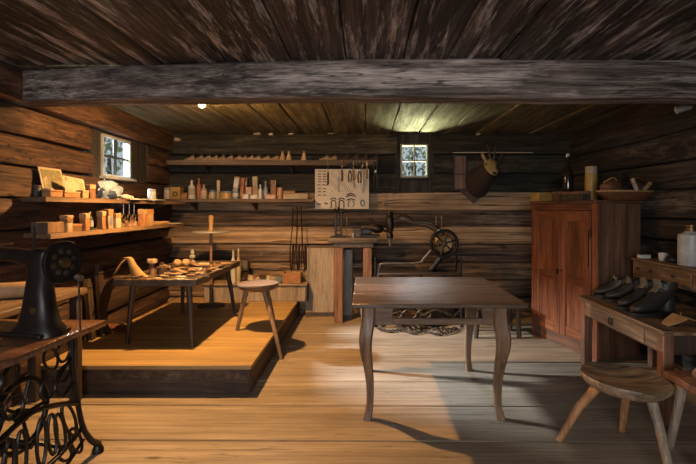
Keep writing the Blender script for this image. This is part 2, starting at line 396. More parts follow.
# left wall: local X runs along the wall (world +Y), inner face towards +X
def lx(seed=0):
    return Matrix.Translation((xl(YF), YF, 0)) @ Matrix.Rotation(PI/2+AL, 4, 'Z')
XLm = lx()
lseams = [-.02, .15, .35, .56, .77, .98, 1.19, 1.41, 1.636, 1.85, 2.07, 2.31]
LW = (4.20, 5.33)     # surround opening (world Y)
mb = MB()
LL = YB+.15-YF
for i in range(11):
    cut = (LW[0]-YF, LW[1]-YF) if i >= 8 and i <= 9 else None
    hewn(mb, LL, lseams[i], lseams[i+1], (.0, .02, -.012, .018, -.01, .012, -.016, .014, .0, .02, -.05)[i], .02, .17, cut, i+40, XLm)
mb.box2((0, .10, -.02), (LL, .2, 1.65), bev=0, xf=XLm)
mb.box2((0, .10, 1.64), (LW[0]-YF+.02, .2, 2.35), bev=0, xf=XLm)
mb.box2((LW[1]-YF-.02, .10, 1.64), (LL, .2, 2.35), bev=0, xf=XLm)
mb.box2((LW[0]-YF, .10, 2.09), (LW[1]-YF, .2, 2.35), bev=0, xf=XLm)
struct(mb.build('wall_left', 'logleft'))
# right wall
mb = MB(); XRm = Matrix.Translation((XR, YB+.15, 0)) @ Matrix.Rotation(-PI/2, 4, 'Z')
for i in range(10):
    hewn(mb, LL, seams[i]-.05*(i > 0), seams[i+1]-.05*(i < 9), (.0, .02, -.012, .018, 0, .012, -.016, .014, -.02, .01)[i], .024, .17, None, i+80, XRm)
mb.box2((0, .10, -.02), (LL, .2, 2.35), bev=0, xf=XRm)
struct(mb.build('wall_right', 'logright'))
# rear wall (behind the camera) with a wide window opening
mb = MB()
mb.box2((-2.75, YF-.2, -.02), (2.8, YF, .85), bev=.01); mb.box2((-2.75, YF-.2, 2.1), (2.8, YF, 2.35), bev=.01)
mb.box2((-2.75, YF-.2, .85), (-1.7, YF, 2.1), bev=.01); mb.box2((.9, YF-.2, .85), (2.8, YF, 2.1), bev=.01)
struct(mb.build('wall_rear', 'logx'))
# floor planks along X
mb = MB()
ye = [-1.85, -1.35, -.9, -.42, .05, .5, .95, 1.37, 1.78, 2.23, 2.68, 3.16, 3.60, 4.06, 4.5, 4.97, 5.42, 6.1]
for i in range(len(ye)-1):
    z = random.uniform(-.002, .001)
    n = 10; x0, x1 = -2.75, 2.85
    mb.box2((x0, ye[i]+.005, -.05), (x1, ye[i+1]-.005, z), bev=.006)
mb.box2((-2.75, -1.85, -.08), (2.85, 6.1, -.05), bev=0)
mb.xform(Matrix.Rotation(math.radians(-.6), 4, 'Z'))
struct(mb.build('floor', 'floor'))
# ceiling boards along Y, front field in front of the beam and back field behind it
def ceilf(name, y0, y1, m, sd):
    rnd = random.Random(sd); mb = MB(); x = -2.8
    while x < 2.8:
        w = rnd.uniform(.28, .44); dz = rnd.uniform(-.006, .012); n = 14
        a, b = x+.004, min(x+w, 2.85)-.004
        rings = []
        for i in range(n+1):
            y = y0+(y1-y0)*i/n; s = mnoise.noise(Vector((x*3, y*.7, 1)))*.008
            z = ZC+dz+s; e = mnoise.noise(Vector((x*5, y*1.3, 9)))*.006
            rings.append([Vector((a+e, y, z+.012)), Vector((a+e+.010, y, z)), Vector((b+e-.010, y, z)), Vector((b+e, y, z+.012)), Vector((b+e, y, z+.05)), Vector((a+e, y, z+.05))])
        mb.loft(rings); x += w
    mb.box2((-2.8, y0, ZC+.05), (2.85, y1, ZC+.1), bev=0)
    return struct(mb.build(name, m))
ceilf('ceiling', YF-.2, 3.1, 'ceil', 5)
ceilf('ceiling_rear_field', 3.1, YB+.15, 'ceilback', 9)
# beam
mb = MB(); rings = []
keys = [(-2.55, 3.20, 2.072, 2.286), (-1.5, 3.06, 2.064, 2.29), (-.7, 2.98, 2.055, 2.29), (0, 2.95, 2.055, 2.30), (1.2, 2.95, 2.05, 2.30), (2.7, 2.96, 2.05, 2.30)]
N = 60
for i in range(N+1):
    X = -2.5+5.2*i/N
    for a, b in zip(keys, keys[1:]):
        if a[0] <= X <= b[0]: t = (X-a[0])/(b[0]-a[0]); y, zb, zt = [a[k]+(b[k]-a[k])*t for k in (1, 2, 3)]
    def nz(k, f=2.0): return mnoise.noise(Vector((X*f, k*5.1, 2.2)))
    y += nz(1)*.008; zb += nz(2)*.009
    pr = [(0, .02+.006*nz(3)), (.012, .0), (.0, 0)]
    rings.append([Vector(p) for p in ((X, y+.014, zb), (X, y, zb+.016+nz(4)*.006), (X, y+nz(5, 4)*.005, zb+.08), (X, y+nz(6, 4)*.005, zb+.16), (X, y+.002, zt-.012), (X, y+.012, zt), (X, y+.19, zt), (X, y+.2, zb+.02), (X, y+.185, zb))])
mb.loft(rings); struct(mb.build('ceiling_beam', 'beam'))

# windows ------------------------------------------------------------
def window(name, w, h, xf, sur_l, sur_r, sur_b, sur_t):
    """local: X along the wall, Z up, inner side -Y; origin at lower left of the glazed frame"""
    fr = MB(); t = .024
    for c, s in (((w/2, 0, t/2), (w, .05, t)), ((w/2, 0, h-t/2), (w, .05, t)), ((t/2, 0, h/2), (t, .05, h-2*t)), ((w-t/2, 0, h/2), (t, .05, h-2*t))): fr.box(c, s, bev=.004, xf=xf)
    f = struct(fr.build('window_'+name, 'windowwhite'))
    mu = MB(); mu.box((w/2, .005, h/2), (.018, .03, h-2*t), bev=.003, xf=xf).box((w/2, .006, h/2), (w-2*t, .028, .018), bev=.003, xf=xf)
    o = mu.build('window_muntin', 'surround' if name == '1' else 'windowwhite', f)
    gl = MB(); gl.box((w/2, .012, h/2), (w-2*t, .004, h-2*t), bev=0, xf=xf); gl.build('window_pane', 'glass', f)
    si = MB(); si.box((w/2, -.02, -.012), (w+.06, .1, .024), bev=.004, xf=xf); si.build('window_sill', 'surround' if name == '2' else 'windowwhite', f)
    # surround boards
    sb = MB()
    sb.box2((-sur_l, -.005, -sur_b), (0, .06, h+sur_t), bev=.006, xf=xf); sb.box2((w, -.005, -sur_b), (w+sur_r*.55, .06, h+sur_t), bev=.006, xf=xf)
    sb.box2((w+sur_r*.55, 0, -sur_b), (w+sur_r, .06, h+sur_t), bev=.006, xf=xf)
    sb.box2((0, 0, h), (w, .06, h+sur_t), bev=.006, xf=xf); sb.box2((0, 0, -sur_b), (w, .06, -.024), bev=.006, xf=xf)
    # reveal going out through the wall
    struct(sb.build('trim_'+name, 'surround'))
X1 = lx() @ Matrix.Translation((4.34-YF, .03, 1.645))
window('1', .56, .40, X1, .15, .45, .05, .06)
X2 = Matrix.Translation((.455, YB+.015, 1.735))
window('2', .355, .43, X2, .07, .08, .19, .15)

# outside trees seen through the panes
def shrub(name, c, R, label, n=700):
    t = thing(name, label, 'tree', (c[0], c[1], c[2]-R*1.3)); rnd = random.Random(int(c[1]*10)); mb = MB()
    for i in range(n):
        d = Vector((rnd.gauss(0, 1), rnd.gauss(0, 1), rnd.gauss(0, 1))).normalized()*R*rnd.uniform(.35, 1)**.6
        d.z *= 1.1; s = rnd.uniform(.035, .08)
        m = Matrix.Translation(Vector((0, 0, R*1.3))+d) @ rotm(rnd.uniform(0, 6), rnd.uniform(0, 6), rnd.uniform(0, 6))
        mb.add([(-s, 0, 0), (0, -s*.5, .01), (s, 0, 0), (0, s*.5, .01)], [[0, 1, 2, 3]], m)
    mb.build('foliage', 'grass', t, smooth=False)
    tr = MB().tube([(0, 0, -2.0), (.03, 0, R*.6), (0, .04, R*1.4)], [.09, .06, .03]); tr.build('trunk', 'bark', t)
shrub('tree', W(108, 165, 8.0), 1.5, 'leafy tree outside, seen through the left wall window', 2600)
shrub('tree', W(414, 165, 9.0), 1.1, 'leafy tree outside, seen through the back wall window', 2000)

# pale pieces painted in place of daylight showing between the top logs and the ceiling
mb = MB(); rnd = random.Random(21)
for px, py, w in ((257, 133.5, 8), (271, 134, 5), (291, 133.5, 6), (331, 132.5, 7), (364, 132.5, 5), (478, 134, 4)):
    c = W(px, py, 5.87); b_ = w*5.87/F/2
    mb.loft([[c+Vector((x, y, z*rnd.uniform(.8, 1.2))) for x, z in ((-b_, -.012), (-b_*.5, .012), (b_*.3, .02), (b_, -.004), (b_*.4, -.016))] for y in (-.01, .08)])
for (px, py, Y) in ((177, 139.5, 5.88),):  # pale piece painted in for a highlight in the wall corner
    c = W(px, py, Y); mb.loft([[c+Vector((x*rnd.uniform(.7, 1.2), y-.01, z*rnd.uniform(.7, 1.2))) for x, z in ((-.05, -.012), (-.02, .022), (.03, .016), (.05, -.01), (0, -.022))] for y in (0, .06)])
struct(mb.build('trim_3', 'paper'))
# ---------------------------------------------------------------- platform
PX0, PX1, PY0, PY1, PZ = -2.36, -.82, 3.34, 5.92, .21
t = thing('platform', 'low wooden platform in the left rear corner under the cobbler table', 'platform', ((PX0+PX1)/2, (PY0+PY1)/2, 0))
mb = MB(); ys = [PY0, 3.66, 4.05, 4.42, 4.83, 5.2, 5.55, PY1]
for a, b in zip(ys, ys[1:]): mb.box2((PX0, a+.0015, PZ-.03), (PX1, b-.0015, PZ), bev=.003)
mb.build('deck', 'deck', t, True)
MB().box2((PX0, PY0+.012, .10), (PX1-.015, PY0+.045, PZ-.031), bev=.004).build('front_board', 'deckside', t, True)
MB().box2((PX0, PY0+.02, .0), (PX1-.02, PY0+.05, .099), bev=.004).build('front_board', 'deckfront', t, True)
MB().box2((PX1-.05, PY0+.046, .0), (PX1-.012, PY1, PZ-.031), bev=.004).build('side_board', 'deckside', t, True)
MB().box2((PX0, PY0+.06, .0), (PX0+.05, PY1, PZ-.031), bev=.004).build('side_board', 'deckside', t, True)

# ---------------------------------------------------------------- shelves
def shelf_left(z, y0, y1, xfr, label):
    yc = (y0+y1)/2; t = thing('shelf', label, 'shelf', (xl(yc), yc, z))
    mb = MB(); a, b = xl(y0)+.012, xl(y1)+.012
    mb.prism([(a, y0+.14), (xfr(y0), y0), (xfr(y1), y1), (b, y1)], z-.032, z); mb.build('plank', 'shelfy', t, True)
    for yy in ((y0+y1)/2+.1, y1-.25):
        br = MB(); x0, x1 = xl(yy)+.015, xfr(yy)-.12
        br.prism([(x0, z-.033), (x1, z-.033), (x0, z-.11)], yy-.015, yy+.015, 'XZ'); br.build('bracket', 'darkwood', t, True)
    return t
UZ, LZ = 1.42, 1.17
shelf_left(UZ, 3.08, 5.60, lambda Y: -2.12-.02*(Y-3.2), 'upper plank shelf on the left log wall below the window')
shelf_left(LZ, 3.10, 5.45, lambda Y: -2.10-.01*(Y-3.2), 'lower plank shelf on the left log wall with card boxes')
def shelf_back(z, x0, x1, yf, th, label, m='shelf'):
    t = thing('shelf', label, 'shelf', ((x0+x1)/2, YB-.05, z))
    MB().box2((x0, yf, z-th), (x1, YB-.028, z), bev=.006).build('plank', m, t, True)
    for fr_ in (.16, .58):
        x = x0+(x1-x0)*fr_; br = MB()
        br.prism([(YB-.028, z-th-.001), (yf+.06, z-th-.001), (YB-.028, z-th-.09)], x-.015, x+.015, 'YZ'); br.build('bracket', 'darkwood', t, True)
BZ, TZ = 1.455, 1.925
shelf_back(BZ, -2.44, -.62, 5.62, .042, 'lower shelf on the back wall crowded with bottles and tins')
shelf_back(TZ, -2.40, .155, 5.60, .06, 'upper shelf on the back wall holding the row of shoe lasts')
tag(MB().box2((1.12, YB-.05, 2.045), (2.14, YB-.03, 2.057), bev=.002).build('wooden_batten', 'paper', None, origin=(1.6, YB-.05, 2.05)), 'thin pale batten high on the back wall behind the animal head', 'batten')

# ---------------------------------------------------------------- small goods
def carton(px0, px1, py0, Y, z, m, label, d=None, rz=0, lidm=None, lab=None, cat='box', group=None, name='carton', yoff=0):
    x0, x1 = (px0-CX)*Y/F, (px1-CX)*Y/F; w = x1-x0; h = CH-(py0-CY)*Y/F-z; d = d or min(w*.9, .12)
    t = thing(name, label, cat, ((x0+x1)/2, Y+d/2+yoff, z+.0005), rz, group)
    MB().box2((-w/2, -d/2, 0), (w/2, d/2, h*.8), bev=.003).build('box_body', m, t)
    MB().box2((-w/2-.002, -d/2-.002, h*.8), (w/2+.002, d/2+.002, h), bev=.003).build('box_lid', lidm or m, t)
    if lab: MB().box((0, -d/2-.001, h*.4), (w*.7, .002, h*.4), bev=0).build('paper_label', lab, t)
    return t
def jar(px0, px1, py0, Y, z, m, label, lidm=None, neck=False, cat='jar', lab=None, group=None, name=None):
    r = (px1-px0)*Y/F/2; h = CH-(py0-CY)*Y/F-z; x = ((px0+px1)/2-CX)*Y/F
    t = thing(name or ('bottle' if neck else 'jar'), label, cat, (x, Y+r, z+.0005), 0, group)
    if neck:
        MB().lathe([(0, 0), (r*.93, 0), (r, h*.03), (r, h*.56), (r*.8, h*.68), (r*.38, h*.76), (r*.36, h*.9), (r*.45, h*.91), (r*.45, h*.94), (0, h*.94)]).build('bottle_body', m, t)
        MB().lathe([(0, h*.9), (r*.33, h*.9), (r*.36, h), (0, h)]).build('stopper', lidm or 'cork', t)
    else:
        MB().lathe([(0, 0), (r*.94, 0), (r, h*.04), (r, h*.74), (r*.88, h*.8), (0, h*.8)]).build('jar_body', m, t)
        MB().lathe([(0, h*.78), (r*.93, h*.78), (r*.96, h*.82), (r*.96, h*.97), (r*.88, h), (0, h)]).build('jar_lid', lidm or m, t)
    if lab: MB().lathe([(r*1.005, h*.2), (r*1.012, h*.2), (r*1.012, h*.55), (r*1.005, h*.55)]).build('paper_label', lab, t)
    return t
# upper left shelf: placed on the line X = -2.2
def Yl(px, X=-2.2): return -X*F/(CX-px)
Y = Yl(33, -2.29); jar(29, 38, 185, Y, UZ, 'black', 'black round jar at the near end of the upper left shelf', 'darkwood')
Y = Yl(46, -2.22); jar(41, 50, 188, Y, UZ, 'cream', 'cream crock beside the black jar on the upper left shelf', 'paper')
t = thing('picture_card', 'large cream printed card propped against the log wall on upper shelf', 'card', (-2.335, 3.51, UZ+.003), PI/2+.03)
a = rotm(-.22)
MB().box((0, 0, .115), (.27, .004, .23), bev=.001, xf=a).build('card_sheet', 'cream', t); MB().box((0, -.003, .118), (.23, .002, .19), bev=0, xf=a).build('printed_picture', 'print', t)
t = thing('picture_card', 'smaller dark printed card leaning in front of the cream one', 'card', (-2.215, 3.57, UZ+.003), PI/2-.25)
a = rotm(-.35, .12)
MB().box((0, 0, .085), (.19, .004, .17), bev=.001, xf=a).build('card_sheet', 'cream', t); MB().box((0, -.003, .086), (.165, .002, .145), bev=0, xf=a).build('printed_picture', 'print2', t)
def loose_box(loc, s, rz, m, label, lidm=None, lab=None, cat='box', name='carton', group=None):
    t = thing(name, label, cat, loc, rz, group); w, d, h = s
    MB().box2((-w/2, -d/2, 0), (w/2, d/2, h*.7), bev=.003).build('box_body', m, t)
    MB().box2((-w/2-.002, -d/2-.002, h*.7), (w/2+.002, d/2+.002, h), bev=.003).build('box_lid', lidm or m, t)
    if lab: MB().box((0, -d/2-.001, h*.42), (w*.6, .002, h*.45), bev=0).build('paper_label', lab, t)
    return t
loose_box((-2.155, 3.20, UZ), (.13, .06, .05), PI/2, 'orangebox', 'long low orange box at front of upper shelf, nearer one')
loose_box((-2.155, 3.375, UZ), (.18, .06, .045), PI/2, 'orangebox', 'long low orange box at front of upper shelf, under dark card', 'tancard')
loose_box((-2.16, 3.55, UZ), (.075, .05, .06), PI/2, 'tancard', 'small tan cube box at front of upper shelf beside long orange boxes')
loose_box((-2.24, 3.77, UZ), (.08, .06, .115), PI/2, 'browncard', 'upright brown box behind tan cube on upper left shelf', 'tancard')
# crumpled pale blue bag
mb = MB(); rnd = random.Random(3); b = bmesh.new(); bmesh.ops.create_icosphere(b, subdivisions=3, radius=1)
b.verts.index_update()
vs = []
for v in b.verts:
    n = mnoise.noise(v.co*2.6)*.42+mnoise.noise(v.co*6)*.22; p = v.co*(1+n); vs.append((p.x*.075, p.y*.15, max(0, .07+p.z*.085)))
mb.add(vs, [[v.index for v in f.verts] for f in b.faces]); b.free()
tag(mb.build('crumpled_bag', 'plastic', None), 'crumpled pale blue plastic bag on upper shelf under the window', 'bag').location = (-2.2, 3.98, UZ)
mb = MB(); mb.ball((0, 0, .02), .035, 1.2, 1.5, .8).ball((.01, .06, .018), .025, 1.2, 1.4, .8)
tag(mb.build('wad_of_cloth', 'pink', None), 'small reddish wad of cloth beside the crumpled blue bag', 'cloth').location = (-2.15, 4.17, UZ)
for k, (yy, w, rz) in enumerate(((4.30, .2, .1), (4.56, .22, -.15), (4.84, .24, .05))):
    mb = MB(); n = 6
    for j in range(2): mb.box((random.uniform(-.01, .01), random.uniform(-.01, .01), .004+.006*j), (.16, w, .005), (0, 0, rz+.08*j), bev=.001)
    tag(mb.build('paper_sheets', 'white', None), ('nearest', 'middle', 'farthest')[k]+' of the flat white papers along the upper left shelf', 'paper', 'flat papers on the upper left shelf').location = (-2.2, yy, UZ)
jar(146, 154, 189, 4.68, UZ+.0, 'clearjar', 'white lidded jar on upper left shelf right of the window', 'clearjar')
Y = 5.65; jar(162.5, 169.5, 187.5, Y, BZ, 'greyjar', 'pale grey can left of the yellow tin in the corner', 'cream', cat='can', lab='paper')
tt = carton(170, 180, 187, 5.64, BZ, 'yellow', 'yellow square tin with dark ring mark in shelf corner', cat='tin', name='tin', lidm='yellow')
r = .026; pts = [(math.cos(2*PI*k/16)*r, -.057, .06+math.sin(2*PI*k/16)*r) for k in range(16)]
MB().tube(pts, .006, 6, True).build('ring_mark', 'black', tt)
carton(180.5, 186.5, 193, 5.65, BZ, 'orangebox', 'small orange box right of the yellow tin', d=.06)
# lower left shelf on X = -2.2
t = thing('open_box', 'dark open wooden box at near end of the lower left shelf', 'box', (-2.2, 3.22, LZ), PI/2)
for c, s in (((0, 0, .004), (.17, .12, .008)), ((0, -.056, .04), (.17, .008, .075)), ((0, .056, .04), (.17, .008, .075)), ((-.081, 0, .04), (.008, .104, .075)), ((.081, 0, .04), (.008, .104, .075))):
    MB().box(c, s, bev=.002).build('box_panel', 'midwood' if c[1] < 0 else 'darkwood', t)
loose_box((-2.15, 3.345, LZ), (.06, .05, .10), PI/2, 'tancard', 'upright tan carton next to the dark open box', 'browncard', 'cream')
loose_box((-2.2, 3.48, LZ), (.18, .08, .055), PI/2, 'browncard', 'long low brown box on lower left shelf, carrying a cube', 'orangebox')
loose_box((-2.2, 3.42, LZ+.056), (.065, .06, .065), PI/2, 'tancard', 'tan cube box on top of the long low brown box')
loose_box((-2.16, 3.575, LZ), (.055, .05, .135), PI/2, 'orangebox', 'tall narrow orange carton beside the green bottle on lower shelf', 'tancard')
jar(84.5, 91, 212, Yl(88, -2.17), LZ, 'greenbottle', 'dark green bottle with pale label on the lower left shelf', None, True, 'bottle', 'clearjar')
loose_box((-2.16, 3.80, LZ), (.05, .05, .15), PI/2, 'orangebox', 'tall slim orange carton just right of the green bottle', 'tancard')
loose_box((-2.16, 3.90, LZ), (.072, .05, .165), PI/2, 'tancard', 'tallest tan carton with dark spot on lower left shelf', 'orangebox', 'bluetin')
loose_box((-2.16, 4.025, LZ), (.08, .05, .13), PI/2, 'cream', 'pale cream carton right of the tallest tan carton', 'tancard')
for k, yy in enumerate((4.17, 4.27, 4.36)):
    t = thing('iron_clamp', ('nearest', 'middle', 'farthest')[k]+' of three dark iron loop tools hanging under upper left shelf', 'tool', (-2.17, yy, UZ-.033), 0, 'iron tools hanging under the upper left shelf')
    MB().tube([(0, 0, 0), (0, 0, -.10)], .003).build('wire', 'steel', t)
    MB().tube([(0, math.cos(a*PI/6)*.03, -.13+math.sin(a*PI/6)*.03) for a in range(12)], .006, 6, True).build('loop', 'rustiron', t)
for k, (yy, h) in enumerate(((4.14, .05), (4.22, .07), (4.31, .06), (4.39, .075))):
    t = thing('wooden_block', 'small brown wooden block under hanging iron loops, '+ORD[k]+' from the near end', 'block', (-2.19, yy, LZ), .2*k, 'blocks under the hanging iron loops')
    MB().prism([(-.03, 0), (.03, 0), (.03, h*.6), (.0, h), (-.03, h)], -.025, .025, 'XZ').build('block_body', 'midwood', t)
    MB().box((0, -.026, h*.3), (.03, .003, .02), bev=0).build('paper_label', 'tancard', t)
loose_box((-2.15, 4.49, LZ), (.075, .06, .165), PI/2, 'orangebox', 'tall orange carton right of the hanging iron loops', 'tancard')
loose_box((-2.16, 4.64, LZ), (.075, .06, .165), PI/2, 'tancard', 'tall tan carton, last upright box on the lower left shelf', 'orangebox')
for k in range(4):
    mb = MB().box((0, 0, .004), (.15, .2, .006), (0, 0, .3*k-.4), bev=.001)
    o = tag(mb.build('leather_sheet', 'tanleather', None), ('lowest', 'second lowest', 'second highest', 'topmost')[k]+' tan leather sheet of the flat pile on lower left shelf', 'leather', 'tan leather sheets on the lower left shelf'); o.location = (-2.2, 4.95+.02*k, LZ+.008*k)
mb = MB(); mb.prism([(-.07, -.06), (.06, -.07), (.08, .05), (-.03, .08)], 0, .006)
o = tag(mb.build('white_scrap', 'white', None), 'small white paper scrap at far end of lower left shelf', 'paper'); o.location = (-2.17, 5.25, LZ)

# back shelf goods
YS = 5.66
jar(187, 194, 179.5, YS, BZ, 'white', 'white bottle with brown neck, leftmost on the bottle shelf', 'rust', True, 'bottle', 'cream')
jar(195.5, 200.5, 178, YS+.08, BZ, 'rust', 'slim rust brown bottle behind the two pale bottles', 'rust', True, 'bottle')
jar(199.5, 206, 184, YS, BZ, 'cream', 'cream bottle with pinkish label right of the rust bottle', 'rust', True, 'bottle', 'pink')
jar(208, 215, 190, YS, BZ, 'cream', 'squat cream jar with flat lid on the bottle shelf', 'bluetin')
t = thing('brush', 'upright pale flat brush standing behind the yellow and blue tin', 'brush', ((218.5-CX)*5.8/F, 5.80, BZ), .1)
MB().box2((-.03, -.012, .0), (.03, .012, .1), bev=.003).build('bristles', 'cream', t); MB().box2((-.02, -.012, .1), (.02, .012, .24), bev=.006).build('handle', 'paper', t)
t = jar(217.5, 231, 191, YS-.02, BZ, 'yellow', 'wide low yellow tin with blue lid on the bottle shelf', 'bluetin', cat='tin', name='tin')
jar(231.5, 238, 188.5, YS, BZ, 'bluetin', 'blue grey jar with white stripe right of the yellow tin', 'clearjar', lab='white')
t = thing('carton', 'tilted white carton balanced on the blue grey jar', 'box', ((236-CX)*5.7/F, 5.70, BZ+.135), 0)
a = rotm(0, .16); MB().box2((-.03, -.03, 0), (.03, .03, .115), bev=.003, xf=a).build('box_body', 'white', t); MB().box2((-.032, -.032, .115), (.032, .032, .14), bev=.003, xf=a).build('box_lid', 'cream', t)
t = thing('wooden_wedge', 'tall dark rust wooden wedge leaning behind the small pink box', 'wedge', ((241.5-CX)*5.8/F, 5.80, BZ), 0)
MB().prism([(-.025, 0), (.02, 0), (.045, .26), (.0, .27)], -.02, .02, 'XZ').build('wedge_body', 'rust', t); MB().box((.0, -.022, .06), (.03, .003, .05), bev=0).build('paper_label', 'tancard', t)
t = thing('wooden_wedge', 'tall light brown wooden wedge left of the pink box', 'wedge', ((246-CX)*5.84/F, 5.85, BZ), 0)
MB().prism([(-.03, 0), (.015, 0), (.02, .27), (-.02, .27)], -.02, .02, 'XZ').build('wedge_body', 'midwood', t); MB().box((-.005, -.022, .2), (.03, .003, .05), bev=0).build('paper_label', 'cream', t)
carton(242.5, 248.5, 194, YS-.03, BZ, 'white', 'small white box at front, below the pink box', d=.05)
carton(246, 251.5, 187, YS+.05, BZ, 'pink', 'small dusty pink box behind the small white box', d=.05)
carton(252.5, 257.5, 176.5, YS+.07, BZ, 'cream', 'tall pale carton, tallest on the bottle shelf', d=.05, lab='tancard')
carton(250.5, 257.5, 195, YS-.03, BZ, 'white', 'low white box at foot of the tallest pale carton', d=.05)
jar(257.8, 262, 184.5, YS, BZ, 'white', 'slim white bottle right of the tallest pale carton', 'white', True, 'bottle')
jar(262.8, 267.5, 181, YS+.05, BZ, 'bluetin', 'slim blue grey bottle with pale top', 'cream', True, 'bottle', 'clearjar')
carton(265.5, 275.5, 194.5, YS-.03, BZ, 'pink', 'flat pink box between blue bottle and salmon tin', d=.06)
carton(270.5, 276, 180, YS+.08, BZ, 'midwood', 'tall brown carton behind the flat pink box', d=.05, lab='orangebox')
jar(276.3, 282.3, 187.5, YS-.01, BZ, 'salmon', 'salmon coloured round tin left of the long cream box', 'salmon', cat='tin', name='tin')
carton(283, 308, 193, YS-.01, BZ, 'cream', 'long low cream box at right end of the bottle shelf', d=.09, lidm='tancard')
zt = BZ+.069
loose_box(((289.5-CX)*5.7/F, 5.70, zt+.003), (.14, .07, .035), .1, 'tancard', 'flat tan box lying on the long cream box', 'browncard')
mb = MB(); mb.ball((0, 0, .035), .06, 1.1, .7, .55)
mb.tube([(-.05, 0, .05), (0, 0, .09), (.05, 0, .05)], .006, 6, sm=4)
o = tag(mb.build('pouch', 'darkleather', None), 'small dark leather pouch at right end of the bottle shelf', 'pouch'); o.location = ((303-CX)*5.8/F, 5.83, BZ)

# shoe lasts on the top shelf
def last_rings(L, h, w):
    spec = [(-.5, .35, .30, .32), (-.47, .45, .55, .42), (-.36, .5, .72, .5), (-.2, .46, .72, .46), (-.02, .38, .8, .37), (.2, .27, .96, .26), (.36, .2, .9, .19), (.46, .16, .6, .14), (.5, .13, .25, .08)]
    R = []
    for x, cz, rw, rh in spec:
        R.append([Vector((x*L, math.cos(a)*rw*w/2, max(0, cz*h+math.sin(a)*rh*h))) for a in [2*PI*k/12 for k in range(12)]])
    return R
def make_last(label, m, loc, rz, L=.16, group='shoe lasts on the top back shelf'):
    t = thing('shoe_last', label, 'shoe last', loc, rz, group)
    MB().loft(last_rings(L, .062, .062)).build('last_body', m, t)
    MB().lathe([(0, 0), (.022, 0), (.02, .018), (0, .018)], (-.33*L, 0, .056), 10).build('last_cap', 'darkwood', t)
    return t
lx_ = [189.5, 198, 206, 213, 221, 229, 236.5, 242, 249, 256, 265, 274]
proto = None
for k, px in enumerate(lx_):
    Y = 5.70; lab = 'small pale shoe last on the top back shelf, '+ORD[k]+' from the left'
    loc = ((px-CX)*Y/F, Y, TZ); rz = PI+random.uniform(-.5, .5)
    if proto is None: proto = make_last(lab, 'lightwoodx', loc, rz, .125)
    else: dup(proto, loc, rz, lab)
for k, px in enumerate((282.5, 289, 304)):
    t = thing('wooden_cone', ('left', 'middle', 'right')[k]+' of the three upright pale wooden cones on the top back shelf', 'cone', ((px-CX)*5.7/F, 5.70, TZ), 0, 'wooden cones on the top back shelf')
    MB().lathe([(0, 0), (.036, 0), (.034, .03), (.018, .085), (.012, .10), (0, .105)], n=14).build('cone_body', 'lightwood', t)
    MB().lathe([(0, .104), (.012, .104), (.014, .115), (0, .12)], n=10).build('knob', 'lightwood', t)
for k, px in enumerate((324, 332)):
    dup(proto, ((px-CX)*5.68/F, 5.68, TZ), PI+.1*k, ('left', 'right')[k]+' one of two pale lasts above the tool board')
dl = None
for k, px in enumerate((344, 354, 363, 372.5)):
    lab = 'dark shoe last above the hanging tools, '+ORD[k]+' from the left'; loc = ((px-CX)*5.7/F, 5.70, TZ)
    if dl is None: dl = make_last(lab, 'darkwood', loc, PI+.2, .13, 'dark lasts above the hanging tools')
    else: dup(dl, loc, PI+random.uniform(-.3, .3), lab)
# hanging tools in front of the top shelf
def awl(px, py0, py1, hm, label, two=False):
    Y = 5.575; p = W(px, py0, Y); L = (py1-py0)*Y/F
    t = thing('pincers' if two else 'awl', label, 'tool', p, 0, 'tools hanging from the top back shelf')
    MB().tube([(0, .024, 0), (0, 0, 0.004), (0, -.004, -.012)], .003, 6).build('hook', 'steel', t)
    if two:
        for s in (-1, 1): MB().tube([(s*.006, 0, -.02), (s*.022, 0, -.05), (s*.006, 0, -L*.45), (s*.018, 0, -L*.7), (s*.012, 0, -L)], .0075, 7, sm=4).build('handle', 'iron', t)
        MB().lathe([(0, -.008), (.012, -.008), (.012, .008), (0, .008)], (0, 0, -L*.42), 10, (0, 1, 0)).build('pivot', 'steel', t)
    else:
        MB().lathe([(0, 0), (.004, -.0), (.006, -L*.4), (.005, -L*.45)], (0, 0, -.012), 8).build('shank', 'steel', t)
        MB().lathe([(0, -L*.45), (.010, -L*.46), (.013, -L*.6), (.011, -L*.8), (.014, -L*.93), (0, -L)], (0, 0, 0), 10).build('handle', hm, t)
awl(328, 161, 185, 'rustiron', 'slim dark hook tool hanging at far left over the board')
awl(342, 160, 182, 'darkwood', 'dark awl hanging over the board, second from the left')
awl(350, 161, 182, 'darkwood', 'dark pincers hanging over the board, left of brown awl', True)
awl(353.5, 161, 181, 'midwood', 'brown handled awl hanging right of the left pincers')
awl(359.5, 161, 183, 'darkwood', 'dark pincers hanging right of the brown handled awl', True)
awl(362.8, 163, 194, 'greyjar', 'longest hanging tool, a grey file over the right of board')
awl(367, 161, 179, 'midwood', 'short brown handled awl hanging at right edge of board')
awl(375.5, 160, 187, 'rustiron', 'rusty pincers hanging right of the board at shelf end', True)

